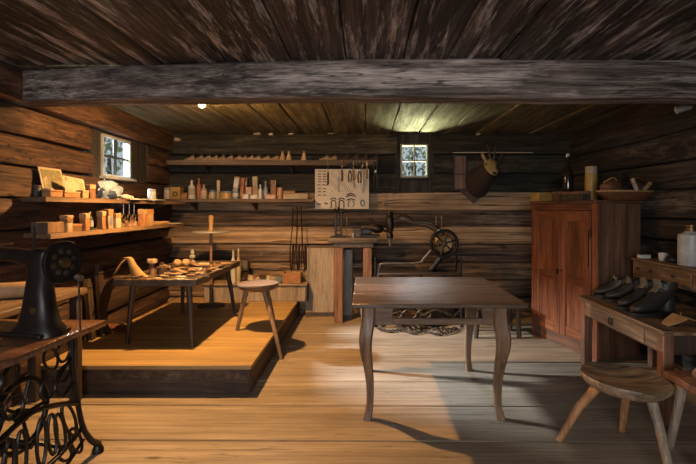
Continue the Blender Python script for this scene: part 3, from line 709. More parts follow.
# display board of shoe irons
p0, p1 = W(315, 209, 5.80), W(369, 169, 5.80)
t = thing('display_board', 'pale display board of shoe irons and nails on back wall', 'board', (p0.x, 5.80, p0.z)); bw, bh = p1.x-p0.x, p1.z-p0.z
MB().box2((0, 0, 0), (bw, .015, bh), bev=.003).build('board_panel', 'board', t)
u = bw/54.0
def bx(px): return (px-315)*u
def bz(py): return (209-py)*u
for py in (171.5, 174.5, 177, 179.5, 182, 185.2, 189, 192, 195.5):
    for px in ((319.5, 324.5) if py not in (185.2,) else (319, 323.5, 327)):
        MB().tube([(bx(px)-.020, -.003, bz(py)), (bx(px), -.003, bz(py)+.006), (bx(px)+.020, -.003, bz(py))], .0055, 6, sm=3).build('shank_iron', 'rustiron', t)
dots = MB()
for py in range(171, 193, 2):
    for px in range(331, 357, 2):
        if (px*7+py*3) % 5 < 3: dots.lathe([(0, -.004), (.005, -.003), (.006, 0)], (bx(px+(py % 4)*.4), -.002, bz(py)), 6, (0, 1, 0))
dots = dots.build('nail_sample', 'rustiron', t); dots['kind'] = 'stuff'
for px in (333.5, 341.5):
    for r_, dz in ((.030, 0), (.045, .012)):
        pts = [(bx(px)+math.cos(PI*k/10)*r_, -.004, bz(203)+dz+math.sin(PI*k/10)*r_*1.1) for k in range(11)]
        if r_ < .04: pts = [(pts[0][0], -.004, bz(208))]+pts+[(pts[-1][0], -.004, bz(208))]
        else: pts = pts[2:-2]
        MB().tube(pts, .0065, 6).build('heel_iron', 'rustiron', t)
for py, w in ((194, .05), (196, .062), (199.5, .055)):
    MB().tube([(bx(351)-w, -.004, bz(py)-.01), (bx(351), -.004, bz(py)+.008), (bx(351)+w, -.004, bz(py)-.01)], .007, 6, sm=4).build('heel_iron', 'rustiron', t)
for k in range(2):
    MB().tube([(bx(348.5+4.5*k), -.004, bz(207)), (bx(349+4.5*k)-.01*(1-2*k), -.004, bz(203)), (bx(350.5+1.5*k), -.004, bz(200.5))], .0055, 6, sm=3).build('heel_iron', 'rustiron', t)
MB().tube([(bx(362.5)+math.cos(2*PI*k/18)*.022, -.004, bz(203)+math.sin(2*PI*k/18)*.038) for k in range(18)], .008, 6, True).build('oval_iron', 'bluetin', t)
for px, py in ((319, 204), (326, 203.5)): MB().box((bx(px), -.004, bz(py)), (.045, .006, .016), (0, .2, 0), bev=.003).build('shank_iron', 'rustiron', t)

# straps under the back shelf
for k, (px, dx) in enumerate(((293, -2), (297, 1), (301, 4))):
    p = W(px, 207, 5.80); q = W(px+dx, 268, 5.84)
    t = thing('leather_strap', ('left', 'middle', 'right')[k]+' of three dark leather straps hanging below the bottle shelf', 'strap', p, 0, 'straps hanging below the bottle shelf')
    d = q-p
    MB().tube([(0, 0, 0), (d.x*.2, -.01, d.z*.3), (d.x*.8-.012, 0, d.z*.7), (d.x, 0, d.z), (d.x+.02, -.012, d.z*.96), (d.x*.6+.025, -.012, d.z*.6)], .017, 6, sm=5, flat=(1, .35)).build('strap_band', 'darkleather', t)
    MB().tube([(0, .1, .012), (0, -.012, .012), (0, -.016, .002)], .004, 6).build('hook', 'steel', t)

# ---------------------------------------------------------------- big table (front right)
TX0, TX1, TY0, TY1, TH = -.08, 1.012, 2.876, 4.0, .75
t = thing('table', 'walnut brown square table with curved legs and empty drawer opening, centre of room', 'table', ((TX0+TX1)/2, (TY0+TY1)/2, 0))
mb = MB()
for a, b in ((TY0, 3.22), (3.2215, 3.62), (3.6215, TY1)): mb.box2((TX0, a, TH-.028), (TX1, b, TH), bev=.004)
mb.build('tabletop', 'tabletop', t, True)
lx0, lx1, ly0, ly1 = .022, .86, 2.965, 3.84
ah0, ah1 = .605, TH-.029
for s, x, y in ((-1, lx0, ly0), (1, lx1, ly0), (-1, lx0, ly1), (1, lx1, ly1)):
    prof = [(TH-.029, 0, .042), (.66, 0, .042), (.60, .006, .043), (.52, .018, .042), (.44, .016, .037), (.34, .002, .030), (.22, -.010, .025), (.10, -.010, .022), (.03, 0, .024), (0, .006, .027)]
    rings = []
    zs = smooth_path([Vector((o, r, z)) for z, o, r in prof], 4)
    for v in zs:
        cx = x+s*v.x; cy = y+(-1 if y < 3.3 else 1)*v.x; r = v.y; q = r*.72
        rings.append([Vector((cx+a, cy+b, max(0, v.z))) for a, b in ((r, q), (q, r), (-q, r), (-r, q), (-r, -q), (-q, -r), (q, -r), (r, -q))])
    MB().loft(rings).build('leg', 'tableleg', t, True)
fa = MB(); yf = ly0-.025
fa.box2((lx0+.043, yf, ah0), (lx0+.155, yf+.022, ah1), bev=.002).box2((lx1-.115, yf, ah0), (lx1-.043, yf+.022, ah1), bev=.002)
fa.box2((lx0+.155, yf, ah0), (lx1-.115, yf+.022, ah0+.04), bev=.002)
fa.build('front_apron', 'tableapron', t, True)
MB().box2((lx0+.043, ly1+.01, ah0+.07), (lx1-.043, ly1+.03, ah1), bev=.002).build('rear_apron', 'tableapron', t, True)
for x in (lx0, lx1): MB().box2((x-.012, ly0+.043, ah0), (x+.012, ly1-.043, ah1), bev=.002).build('side_apron', 'aprony', t, True)

# ---------------------------------------------------------------- cobbler table on the platform
QX0, QX1, QY0, QY1, QH = -2.03, -1.38, 3.77, 5.06, .755
t = thing('cobbler_table', 'dark low cobbler table covered with tools, on the platform', 'table', ((QX0+QX1)/2, (QY0+QY1)/2, PZ))
MB().box2((QX0, QY0, QH-.035), (QX1, QY1, QH-.002), bev=.006).build('tabletop', 'benchtop', t, True)
for a, b in (((QX0-.012, QY0-.012, QH-.045), (QX1+.012, QY0+.01, QH+.012)), ((QX1-.01, QY0+.01, QH-.045), (QX1+.012, QY1, QH+.012)), ((QX0-.012, QY0+.01, QH-.045), (QX0+.01, QY1, QH+.012)), ((QX0-.012, QY1, QH-.045), (QX1+.012, QY1+.02, QH+.012))):
    MB().box2(a, b, bev=.005).build('edge_rim', 'benchtop', t, True)
for (tx, ty), (fx, fy) in (((-1.47, 3.87), (-1.415, 3.80)), ((-1.93, 3.87), (-1.99, 3.88)), ((-1.47, 4.93), (-1.40, 5.0)), ((-1.93, 4.93), (-1.97, 5.0))):
    MB().tube([(tx, ty, QH-.037), ((tx*.6+fx*.4), ty*.6+fy*.4, QH*.6+PZ*.35), (fx, fy, PZ)], [.026, .024, .016], 8).build('leg', 'benchleg', t, True)
# things on it
z = QH-.001
def on(px, py): return FL(px, py, z)
t = thing('leather_upper', 'folded yellow leather upper standing on left front of cobbler table', 'leather', on(133, 276), .3)
MB().loft([[Vector((x+math.cos(a)*w, math.sin(a)*d, zz)) for a in [2*PI*k/10 for k in range(10)]] for x, w, d, zz in ((.05, .07, .03, 0), (.03, .05, .03, .03), (.0, .035, .028, .09), (-.02, .028, .024, .14), (-.04, .03, .022, .165), (-.06, .02, .015, .16))]).build('shaft', 'yellowleather', t)
MB().tube([(-.05, 0, .155), (-.10, 0, .10), (-.14, 0, .03), (-.15, .01, .012)], [.018, .026, .024, .012], 8, sm=4, flat=(1, .35)).build('flap', 'tanleather', t)
def tin_can(px, py, r, h, m, label, cat='can', name='can', lid=None):
    t = thing(name, label, cat, on(px, py))
    MB().lathe([(0, 0), (r, 0), (r, h), (r*.9, h), (r*.9, h*.25), (0, h*.25)]).build('can_body', m, t)
    MB().lathe([(r*1.001, h*.85), (r*1.04, h*.87), (r*1.04, h*.97), (r*.9, h), (r*.9, h*.9)]).build('can_rim', lid or m, t)
    return t
t = thing('wooden_mallet', 'upright wooden mallet with flat pale top on left of cobbler table', 'mallet', on(152, 274))
MB().lathe([(0, 0), (.024, 0), (.02, .06), (.018, .10), (0, .10)], n=14).build('handle', 'midwood', t)
MB().lathe([(0, .10), (.042, .10), (.044, .125), (.04, .135), (0, .135)], n=16).build('mallet_head', 'lightwood', t)
tin_can(162, 275, .042, .075, 'darkwood', 'dark round tub beside the upright mallet on the cobbler table', lid='midwood')
for k, (px, py) in enumerate(((177.5, 267), (186, 266.5))):
    t = thing('thread_ball', ('left', 'right')[k]+' of two round balls of thread at rear of cobbler table', 'ball', on(px, py)+Vector((0, 0, .001)))
    mb = MB(); mb.ball((0, 0, .038), .04, 1.05, 1, .95, 16); mb.build('ball_body', 'tanleather', t)
    th = MB()
    for j in range(4):
        m = rotm(j*.8, j*.5, j); th.tube([Vector((0, 0, .038))+m @ Vector((math.cos(a)*.0405, math.sin(a)*.0405, 0)) for a in [2*PI*q/20 for q in range(20)]], .0018, 4, True)
    th.build('wound_thread', 'cream', t)
t = thing('glass_oil_lamp', 'small clear glass lamp standing behind the thread balls', 'lamp', on(188, 265)+Vector((0, .12, 0)))
MB().lathe([(0, 0), (.035, 0), (.038, .02), (.012, .04), (.012, .05), (.03, .065), (.03, .085), (.012, .095), (0, .095)]).build('lamp_base', 'clearjar', t)
MB().lathe([(.012, .095), (.02, .11), (.012, .15), (.013, .15), (.021, .11), (.013, .095)]).build('glass_chimney', 'clearjar', t)
# knives, awls, hammers and scraps strewn on the table
def hand_tool(px, py, rz, kind, label):
    t = thing({'h': 'hammer', 'k': 'knife', 'a': 'awl', 'r': 'rasp'}[kind], label, 'tool', on(px, py)+Vector((0, 0, .002)), rz, 'tools strewn on the cobbler table')
    if kind == 'h':
        MB().tube([(-.12, 0, .012), (0, 0, .013), (.09, 0, .014)], [.012, .010, .009], 8).build('handle', 'lightwoodx', t)
        MB().loft([[Vector((.095+a*s, y, .014+b*s)) for a, b in ((-.012, -.012), (.012, -.012), (.012, .012), (-.012, .012))] for y, s in ((-.055, .35), (-.02, 1), (.02, 1), (.025, .8), (.04, 1.15), (.048, 1.15))]).build('hammer_head', 'iron', t)
    elif kind == 'k':
        MB().tube([(-.10, 0, .010), (-.05, 0, .011), (0, 0, .009)], [.009, .012, .008], 8).build('handle', 'midwood', t)
        MB().prism([(-.005, -.010), (.10, -.012), (.13, .008), (.12, .012), (-.005, .010)], .006, .010).build('blade', 'steel', t)
    elif kind == 'a':
        MB().lathe([(0, 0), (.012, .004), (.014, .03), (.009, .06), (.012, .08), (0, .085)], (-.08, 0, .014), 10, (1, 0, 0)).build('handle', 'lightwoodx', t)
        MB().tube([(.0, 0, .013), (.06, 0, .008), (.09, .006, .004)], [.004, .003, .001], 6).build('spike', 'steel', t)
    else:
        MB().box((.02, 0, .007), (.2, .026, .008), bev=.002).build('rasp_blade', 'steel', t)
        MB().tube([(-.16, 0, .010), (-.12, 0, .012), (-.08, 0, .009)], [.009, .013, .008], 8).build('handle', 'lightwoodx', t)
hand_tool(173, 280, .2, 'r', 'pale steel rasp lying along the front edge of cobbler table')
hand_tool(186, 279.5, .0, 'k', 'broad knife near the front right corner of cobbler table')
hand_tool(160, 280.5, .5, 'k', 'small knife near the left front of cobbler table')
hand_tool(176, 276, -.3, 'h', 'hammer lying behind the steel rasp on cobbler table')
hand_tool(192, 275, .15, 'r', 'second steel rasp nearer the middle of cobbler table')
hand_tool(203, 274.5, .9, 'a', 'pale handled awl at the right edge of cobbler table')
hand_tool(200, 271.5, .3, 'k', 'knife in the middle of cobbler table')
hand_tool(212, 270, 1.1, 'h', 'hammer along the right edge of cobbler table')
hand_tool(190, 271.5, 2.6, 'a', 'awl pointing left in the middle of cobbler table')
hand_tool(222, 266.5, 1.3, 'r', 'rasp at the rear right of cobbler table')
hand_tool(208, 267, -.2, 'k', 'knife toward the rear of cobbler table')
def scrap(px, py, rz, s, m, label):
    rnd = random.Random(int(px*10)); n = 9; mb = MB(); k = 2.2
    poly = [(math.cos(2*PI*i/n)*s*rnd.uniform(.6, 1.2), math.sin(2*PI*i/n)*s*.7*rnd.uniform(.6, 1.2)) for i in range(n)]
    top = [Vector((x, y, .006+.02*max(0, mnoise.noise(Vector((x*9, y*9, px))))+.004*rnd.random())) for x, y in poly]
    bot = [Vector((v.x, v.y, max(0, v.z-.005))) for v in top]
    mb.loft([bot, top]); o = tag(mb.build('leather_scrap', m, None), label, 'leather', 'leather scraps on the cobbler table'); o.location = on(px, py)+Vector((0, 0, .001)); o.rotation_euler = (0, 0, rz)
scrap(196, 279, .3, .06, 'darkleather', 'dark leather scrap at the front right of cobbler table')
scrap(205, 264.8, .3, .10, 'paper', 'wide pale leather scrap at the rear middle of cobbler table')
scrap(226, 264, 1.3, .09, 'tanleather', 'tan leather scrap at the rear right corner of cobbler table')
scrap(216, 266.5, .3, .07, 'paper', 'pale leather scrap behind the long hammer')
scrap(183, 272, 1, .05, 'brownleather', 'brown leather scrap behind the hammer')
scrap(145, 279, .3, .06, 'brownleather', 'brown leather scrap at the left front of cobbler table')
scrap(199, 268.5, .8, .06, 'white', 'white scrap in the rear half of cobbler table')
scrap(230, 267.5, 1.3, .05, 'darkleather', 'dark leather scrap at the right edge of cobbler table')
hand_tool(168, 278.5, -.4, 'a', 'awl lying behind the front rasp on cobbler table')
hand_tool(150, 277.5, .9, 'r', 'rasp lying left of the upright mallet foot on cobbler table')
hand_tool(196, 276.8, -.2, 'k', 'knife right of the long hammer head, near the table corner')
hand_tool(188, 269, .4, 'k', 'knife lying in front of the thread balls')
hand_tool(227, 265.2, .9, 'a', 'awl at the rear right corner of cobbler table')
hand_tool(205, 269.3, .7, 'r', 'rasp lying across the middle of cobbler table')
scrap(182, 277.6, .2, .05, 'white', 'white scrap under the rasp at front of cobbler table')
scrap(210, 271.8, .9, .05, 'tanleather', 'small tan scrap at the right edge of cobbler table')
scrap(173, 273.5, .5, .05, 'paper', 'pale scrap right of the dark tub')
scrap(219, 270, 1.2, .045, 'white', 'small white scrap at the right rear edge of cobbler table')
pl = None
for k, (px, py, rz) in enumerate(((168, 270, .6), (207, 273, 1.6), (216, 269, 1.0), (194, 266.5, -.4), (179, 273.8, .1))):
    lab = ('wooden last at the rear left', 'wooden last at the right edge', 'wooden last near the long hammer', 'wooden last behind the middle', 'wooden last behind the dark tub')[k]+' of cobbler table'
    lab = lab.replace('the long hammer of', 'the long hammer on').replace('dark tub of', 'dark tub on')
    if pl is None: pl = make_last(lab, 'midwood', on(px, py)+Vector((0, 0, .001)), rz, .16, 'wooden lasts on the cobbler table')
    else: dup(pl, on(px, py)+Vector((0, 0, .001)), rz, lab)
# leather hanging off the front left corner
t = thing('leather_apron', 'dark leather apron hanging off the left front corner of cobbler table', 'apron', (QX0-.03, QY0+.1, QH))
rings = []
for x, zz, w in ((.08, .014, .06), (.0, .016, .07), (-.035, -.02, .075), (-.085, -.13, .075), (-.11, -.26, .06), (-.105, -.38, .05), (-.06, -.46, .045)):
    rings.append([Vector((x+a, b*w-.02, zz+c)) for a, b, c in ((0, -1, 0), (.01, -.3, .006), (.0, .3, .0), (.0, 1, .0), (-.012, 1, .006), (-.014, .3, .012), (-.004, -.3, .012), (-.012, -1, .006))])
MB().loft(rings).build('apron_sheet', 'darkleather', t)
MB().tube([(.08, -.07, .02), (.15, -.05, .022), (.2, .02, .02)], .006, 6, sm=4).build('apron_string', 'darkleather', t)

# candle stand with round disc behind the table
p = W(211, 232, 5.35)
t = thing('tray_stand', 'tall post with round pale disc standing behind the cobbler table', 'stand', (p.x, p.y, PZ)); zz = p.z-PZ
MB().lathe([(0, 0), (.15, 0), (.15, .02), (.03, .035), (0, .035)]).build('stand_base', 'darkwood', t)
MB().lathe([(0, .03), (.02, .03), (.016, zz*.5), (.018, zz-.01), (0, zz-.01)], n=12).build('post', 'midwood', t)
MB().lathe([(0, zz-.012), (.16, zz-.012), (.205, zz-.004), (.208, zz+.006), (.19, zz+.006), (0, zz+.004)], n=28).build('round_disc', 'greyjar', t)
MB().lathe([(0, zz+.004), (.022, zz+.004), (.03, zz+.02), (.022, zz+.06), (.028, zz+.13), (.03, zz+.18), (.016, zz+.195), (0, zz+.195)], n=12).build('candle_holder', 'tancard', t)

# ---------------------------------------------------------------- low chest at the rear of the platform with goods
CXa, CXb, CYa, CZt = -1.95, -.70, 5.60, .43
t = thing('low_chest', 'low pale wooden chest along the back wall on the platform', 'chest', ((CXa+CXb)/2, 5.75, PZ))
MB().box2((CXa, CYa+.03, PZ), (CXb-.02, YB-.04, CZt-.025), bev=.005).build('chest_body', 'panel', t, True)
MB().box2((CXa-.01, CYa, CZt-.025), (CXb, YB-.035, CZt), bev=.005).build('chest_top', 'lightwoodx', t, True)
MB().box2((CXb-.019, CYa+.02, PZ), (CXb-.001, YB-.04, CZt-.026), bev=.003).build('end_panel', 'darkwood', t, True)
def cyl_thing(px0, px1, py0, Y, z, m, label, name, cat, m2='cream', group=None):
    return jar(px0, px1, py0, Y, z, m, label, m2, False, cat, None, group, name)
jar(230, 235, 250, 5.62, CZt, 'white', 'white bottle on the low chest, leftmost beside dark boot', 'cream', True, 'bottle')
jar(235.6, 240, 249, 5.62, CZt, 'cream', 'cream bottle on the low chest next to the dark boot', 'white', True, 'bottle')
# boots ----------------------------------------------------------------
def make_boot(label, loc, rz, L=.28, H=.20, m='leather', group=None, tongue='greyleather', name='boot', flop=0.0, s=1.0):
    """toe towards local -X"""
    t = thing(name, label, 'boot', loc, rz, group)
    def ring(c, ux, uy, ru, rv, n=14): return [Vector(c)+Vector(ux)*(math.cos(a)*ru)+Vector(uy)*(math.sin(a)*rv) for a in [2*PI*k/n for k in range(n)]]
    R = []; B = .024
    yv = (0, 1, 0)
    for x, zc, w, h, tilt in ((-L, B+.020, .012, .012, 0), (-L+.012, B+.024, .030, .022, 0), (-L+.04, B+.029, .041, .028, 0), (-L+.085, B+.036, .046, .036, .1), (-L+.13, B+.047, .043, .047, .3), (-L+.165, B+.062, .040, .058, .6), (-L+.195, B+.082, .040, .064, .95), (-.052, B+.11, .041, .062, 1.25), (-.046+flop*.2, B+.10+(H-.1)*.45, .043, .058, 1.5), (-.040+flop*.6, H*.93, .049, .062, 1.57), (-.036+flop, H+B, .05, .064, 1.62)):
        up = (math.sin(tilt)*-1, 0, math.cos(tilt)); R.append(ring((x, 0, zc), yv, up, w, h))
    inner = [Vector((v.x*.86-.005+(flop*.14), v.y*.84, v.z-.001)) for v in R[-1]]; deep = [Vector((v.x, v.y*.9, v.z-.07)) for v in inner]
    R += [inner, deep]
    for r in R:
        for v in r: v.z = max(v.z, B-.002)
    up = MB().loft(R).build('upper', m, t)
    # heel counter
    MB().loft([ring((-.038, 0, zc), (1, 0, 0), yv, rx, ry) for zc, rx, ry in ((B, .040, .036), (B+.03, .044, .038), (B+.075, .042, .036), (B+.11, .030, .03))]).build('heel_counter', m, t)
    out = [(-L-.004, 0), (-L+.01, -.03), (-L+.05, -.045), (-L+.1, -.046), (-L+.17, -.034), (-.05, -.036), (.0, -.030), (.010, 0), (.0, .030), (-.05, .036), (-L+.17, .034), (-L+.1, .046), (-L+.05, .045), (-L+.01, .03)]
    MB().prism(out, B-.010, B).build('sole', 'black', t)
    MB().prism([(-.072, -.035), (-.04, -.036), (.0, -.030), (.009, 0), (.0, .030), (-.04, .036), (-.072, .035)], 0, B-.0105).build('heel', 'black', t)
    # ball support under the sole front
    MB().prism([(-L+.005, -.026), (-L+.05, -.042), (-L+.12, -.042), (-L+.12, .042), (-L+.05, .042), (-L+.005, .026)], .0, B-.0105).build('sole_tread', 'black', t)
    tg = MB().loft([ring(c, yv, u_, w, .005, 8) for c, u_, w in (((-L+.155, 0, B+.118), (-.5, 0, .8), .022), ((-.112, 0, B+.15), (-.9, 0, .4), .027), ((-.108+flop*.6, 0, H+.0), (-1, 0, 0), .032), ((-.118+flop, 0, H+B+.025), (-1, 0, .2), .03))])
    tg.build('tongue', tongue, t)
    la = MB()
    for k in range(4):
        zz = B+.125+k*(H-.11)/4; xx = -.122+flop*k*.2
        la.tube([(xx+.018, -.034, zz), (xx-.004, 0, zz+.012), (xx+.018, .034, zz+.004)], .0028, 6, sm=4)
    la.tube([(-.118, .02, B+.14), (-.135, .05, B+.10), (-.12, .052, B+.03)], .0025, 6, sm=4)
    la.build('laces', tongue, t)
    for o in t.children: o.scale = (s, s, s)
    return t
make_boot('tall dark boot standing on the low chest behind the pine stool', ((245.5-CX)*5.72/F, 5.80, CZt+.001), 1.57, .20, .22, 'darkleather')
# heap of shoe parts on the chest
for k, (px, r, m, nm) in enumerate(((251, .05, 'paper', 'leather_roll'), (256, .045, 'midwood', 'wooden_heel'), (260, .05, 'cream', 'leather_roll'), (264.5, .05, 'darkwood', 'wooden_heel'), (269, .05, 'paper', 'leather_roll'), (273.5, .045, 'cream', 'wooden_heel'), (278, .045, 'bluetin', 'leather_roll'))):
    x = (px-CX)*5.68/F; r *= 1.35
    t = thing(nm, ('leather roll' if nm == 'leather_roll' else 'wooden heel')+' in the heap on the low chest, '+ORD[k]+' of the row from the left', 'shoe part', (x, 5.68, CZt+.001), .5*k-1, 'heap of shoe parts on the low chest')
    if nm == 'leather_roll':
        MB().tube([(-.05, 0, r*.7), (.05, 0, r*.7)], r*.68, 12).build('roll_body', m, t); MB().tube([(math.cos(a)*.002+.0, math.cos(a)*r*.7, r*.7+math.sin(a)*r*.7) for a in [2*PI*q/14 for q in range(14)]], .004, 5, True).build('tie', 'darkleather', t)
    else:
        MB().loft([[Vector((math.cos(a)*q*(1.2 if math.cos(a) < 0 else .8), math.sin(a)*q, zz)) for a in [2*PI*j/12 for j in range(12)]] for q, zz in ((r, 0), (r*.8, r*.8), (r*.9, r*1.4))]).build('heel_block', m, t)
        MB().lathe([(0, r*1.4), (r*.6, r*1.4), (r*.6, r*1.4+.006), (0, r*1.4+.006)], n=10).build('leather_lift', 'brownleather', t)
t = thing('open_crate', 'open tan wooden crate at right end of the low chest', 'crate', ((292.5-CX)*5.72/F, 5.735, CZt+.001), .0)
w, d, h = .22, .2, .12
for c, s in (((0, 0, .006), (w, d, .012)), ((0, -d/2+.006, h/2+.006), (w, .012, h-.012)), ((0, d/2-.006, h/2+.006), (w, .012, h-.012)), ((-w/2+.006, 0, h/2+.006), (.012, d-.026, h-.012)), ((w/2-.006, 0, h/2+.006), (.012, d-.026, h-.012))):
    MB().box(c, s, bev=.002).build('crate_panel', 'orangebox' if c[1] < 0 else 'tancard', t)

# ---------------------------------------------------------------- stools
def seat_disc(R, th, dish, n=36, wob=0.0, seed=0):
    def w(a, r): return r*(1+wob*mnoise.noise(Vector((math.cos(a)*1.5, math.sin(a)*1.5, seed))))
    prof = [(R*.55, -th), (R*.85, -th*.75), (R*.99, -th*.3), (R, -.008), (R*.985, 0), (R*.93, -.001), (R*.7, -dish*.55), (R*.4, -dish*.9), (R*.02, -dish)]
    return MB().loft([[Vector((math.cos(a)*w(a, r), math.sin(a)*w(a, r), z)) for a in [2*PI*k/n for k in range(n)]] for r, z in prof])
t = thing('stool', 'small round three legged pine stool at right edge of the platform', 'stool', (-1.0, 4.34, PZ)); sz = .645
seat_disc(.19, .07, .006).xform(Matrix.Translation((-1.0, 4.34, sz))).build('seat', 'pinestool', t, True)
for (ax, ay), (fx, fy, fz) in (((-1.09, 4.30), (-1.185, 4.30, PZ)), ((-.95, 4.43), (-.90, 4.60, PZ)), ((-.93, 4.26), (-.742, 4.12, 0))):
    MB().tube([(ax, ay, sz-.035), (ax*.5+fx*.5, ay*.5+fy*.5, (sz+fz)/2), (fx, fy, fz)], [.024, .021, .017], 10).build('leg', 'pineleg', t, True)
t = thing('stool', 'worn round three legged stool in the right foreground', 'stool', (1.42, 2.5, 0)); sz = .435
seat_disc(.222, .078, .032, 40, .03, 3).xform(Matrix.Translation((1.405, 2.51, sz)) @ rotm(.05, .04, .5)).build('seat', 'stool', t, True)
for (ax, ay), (fx, fy), m in (((1.295, 2.56), (1.125, 2.69), 'stoolleg'), ((1.50, 2.63), (1.55, 2.80), 'stoolleg'), ((1.46, 2.37), (1.475, 2.22), 'greyleg')):
    MB().tube([(ax, ay, sz-.06), (ax*.5+fx*.5, ay*.5+fy*.5, sz*.5), (fx, fy, 0.0)], [.027, .024, .019], 10).build('leg', m, t, True)

# ---------------------------------------------------------------- red cabinet
TH_ = math.atan2(.23, .95)
t = thing('cabinet', 'red brown two door wooden cabinet by the right wall', 'cabinet', (2.03, 4.06, 0), TH_)
D, Wd, H = .48, .98, 1.415
MB().box2((.022, .02, .0), (D, .045, H-.03), bev=.003).build('side_panel', 'cabside', t)
MB().box2((.022, Wd-.045, .0), (D, Wd-.02, H-.03), bev=.003).build('side_panel', 'cabside', t)
MB().box2((D-.015, .046, .0), (D, Wd-.046, H-.03), bev=.002).build('back_panel', 'cabside', t)
MB().box2((-.018, -.008, H-.03), (D+.01, Wd+.01, H), bev=.006).build('cabinet_top', 'cabtop', t)
MB().box2((.022, .046, .08), (D-.016, Wd-.046, .1), bev=.002).build('floor_board', 'cabside', t)
MB().box2((0, .0, 0), (.021, .065, H-.031), bev=.003).build('corner_post', 'redwood', t)
MB().box2((0, Wd-.06, 0), (.021, Wd, H-.031), bev=.003).build('corner_post', 'redwood', t)
fr = MB(); fr.box2((0, .0655, H-.09), (.021, Wd-.0605, H-.031), bev=.003); fr.build('top_rail', 'redwoody', t)
MB().box2((0.002, .0655, 0), (.022, Wd-.0605, .11), bev=.003).build('plinth', 'cabtop', t)
dy0, dy1 = .068, Wd-.063; dm = (dy0+dy1)/2; dz0, dz1 = .114, H-.094
for a, b, nm in ((dy0, dm-.002, 1), (dm+.002, dy1, 2)):
    d = MB(); st = .085
    d.box2((-.012, a, dz0), (.014, a+st, dz1), bev=.003).box2((-.012, b-st, dz0), (.014, b, dz1), bev=.003)
    door = d.build('door', 'redwood', t)
    for z0, z1 in ((dz0, dz0+.10), (.62, .71), (dz1-.10, dz1)): MB().box2((-.010, a+st+.0005, z0), (.013, b-st-.0005, z1), bev=.003).build('door_rail', 'redwoody', door)
    for z0, z1 in ((dz0+.1, .62), (.71, dz1-.10)):
        MB().box2((-.001, a+st-.004, z0-.004), (.009, b-st+.004, z1+.004), bev=0).build('door_panel', 'redwood', door)
    if nm == 1:
        for z0 in (.3, 1.08): MB().tube([(-.014, a-.004, z0), (-.014, a-.004, z0+.09)], .006, 8).build('hinge', 'iron', door)
        MB().lathe([(0, 0), (.008, 0), (.007, .012), (.014, .02), (.0, .026)], (-.012, b-.03, .74), 12, (-1, 0, 0)).build('door_knob', 'darkwood', door)
        MB().box((-.0135, a+.02, .98), (.004, .014, .33), bev=.002).build('iron_strip', 'iron', door)
    else: MB().box((-.0135, a+.03, .72), (.004, .03, .06), bev=.002).build('keyhole_plate', 'iron', door)
MC = Matrix.Translation((2.03, 4.06, 0)) @ Matrix.Rotation(TH_, 4, 'Z')
def cab(x, y, z=0.0): return MC @ Vector((x, y, H+.001+z))
loose_box(cab(.05, .88), (.17, .13, .085), TH_+.1, 'yellow', 'pale yellow box at far left end on top of the cabinet', 'yellow')
loose_box(cab(.18, .75), (.12, .12, .10), TH_-.2, 'browncard', 'brown box right of the pale yellow box on cabinet', 'midwood')
t = thing('cloth_bundle', 'dark cloth bundle on the cabinet behind the brown box', 'cloth', cab(.34, .62), TH_)
b = bmesh.new(); bmesh.ops.create_icosphere(b, subdivisions=3, radius=1); b.verts.index_update(); mb = MB()
mb.add([(v.co.x*.11*(1+.3*mnoise.noise(v.co*2.2)), v.co.y*.13, max(0, .05+v.co.z*.07*(1+.5*mnoise.noise(v.co*3)))) for v in b.verts], [[v.index for v in f.verts] for f in b.faces]); b.free()
mb.build('bundle_body', 'black', t); MB().tube([(math.cos(a)*.09, math.sin(a)*.03, .06+math.cos(a*2)*.035) for a in [2*PI*k/20 for k in range(20)]], .006, 6, True).build('tie', 'darkleather', t)
loose_box(cab(.05, .335), (.28, .10, .085), TH_+PI/2, 'darkwood', 'long dark wooden box on the front edge of cabinet top', 'cabside')
jar(588, 600, 166, 4.5, H, 'yellow', 'ochre canister on the cabinet behind the round tray', 'cream', cat='can', name='canister')
t = thing('bottle', 'tall dark glass bottle at the rear of cabinet top by the corner', 'bottle', cab(.36, .86))
MB().lathe([(0, 0), (.055, 0), (.06, .01), (.06, .26), (.05, .32), (.024, .38), (.022, .46), (.027, .465), (.027, .48), (0, .48)]).build('bottle_body', 'darkbottle', t)
MB().lathe([(0, .47), (.02, .48), (.022, .51), (0, .512)], n=12).build('stopper', 'clearjar', t)
t = thing('bread_tray', 'wide shallow round brown tray on the near end of cabinet', 'tray', cab(.32, .03), TH_)
mb = MB().lathe([(0, 0), (.20, 0), (.27, .05), (.285, .075), (.27, .078), (.19, .014), (0, .012)], n=32)
for v in mb.bm.verts: v.co.y *= .48
mb.build('tray_bowl', 'brownleather', t)
mb = MB().tube([(math.cos(a)*.28, math.sin(a)*.28*.48, .078) for a in [2*PI*k/40 for k in range(40)]], .008, 6, True); mb.build('tray_rim', 'tanleather', t)
def lump(name, loc, s, rz, m, label, cat, m2, sd):
    t = thing(name, label, cat, loc, rz); b = bmesh.new(); bmesh.ops.create_icosphere(b, subdivisions=3, radius=1); b.verts.index_update(); mb = MB()
    mb.add([(v.co.x*s[0]*(1+.35*mnoise.noise(v.co*1.7+Vector((sd, 0, 0)))), v.co.y*s[1]*(1+.35*mnoise.noise(v.co*2+Vector((0, sd, 0)))), s[2]*.8+v.co.z*s[2]) for v in b.verts], [[v.index for v in f.verts] for f in b.faces]); b.free()
    mb.build('leather_body', m, t); MB().tube([(-s[0]*.8, 0, s[2]*1.5), (0, -s[1]*.3, s[2]*1.95), (s[0]*.8, 0, s[2]*1.2)], .012, 6, sm=5, flat=(1, .5)).build('leather_fold', m2, t)
lump('leather_bundle', cab(.18, .035, .03), (.12, .07, .085), TH_+.2, 'brownleather', 'brown leather bundle at left side of the round tray', 'leather', 'tanleather', 1)
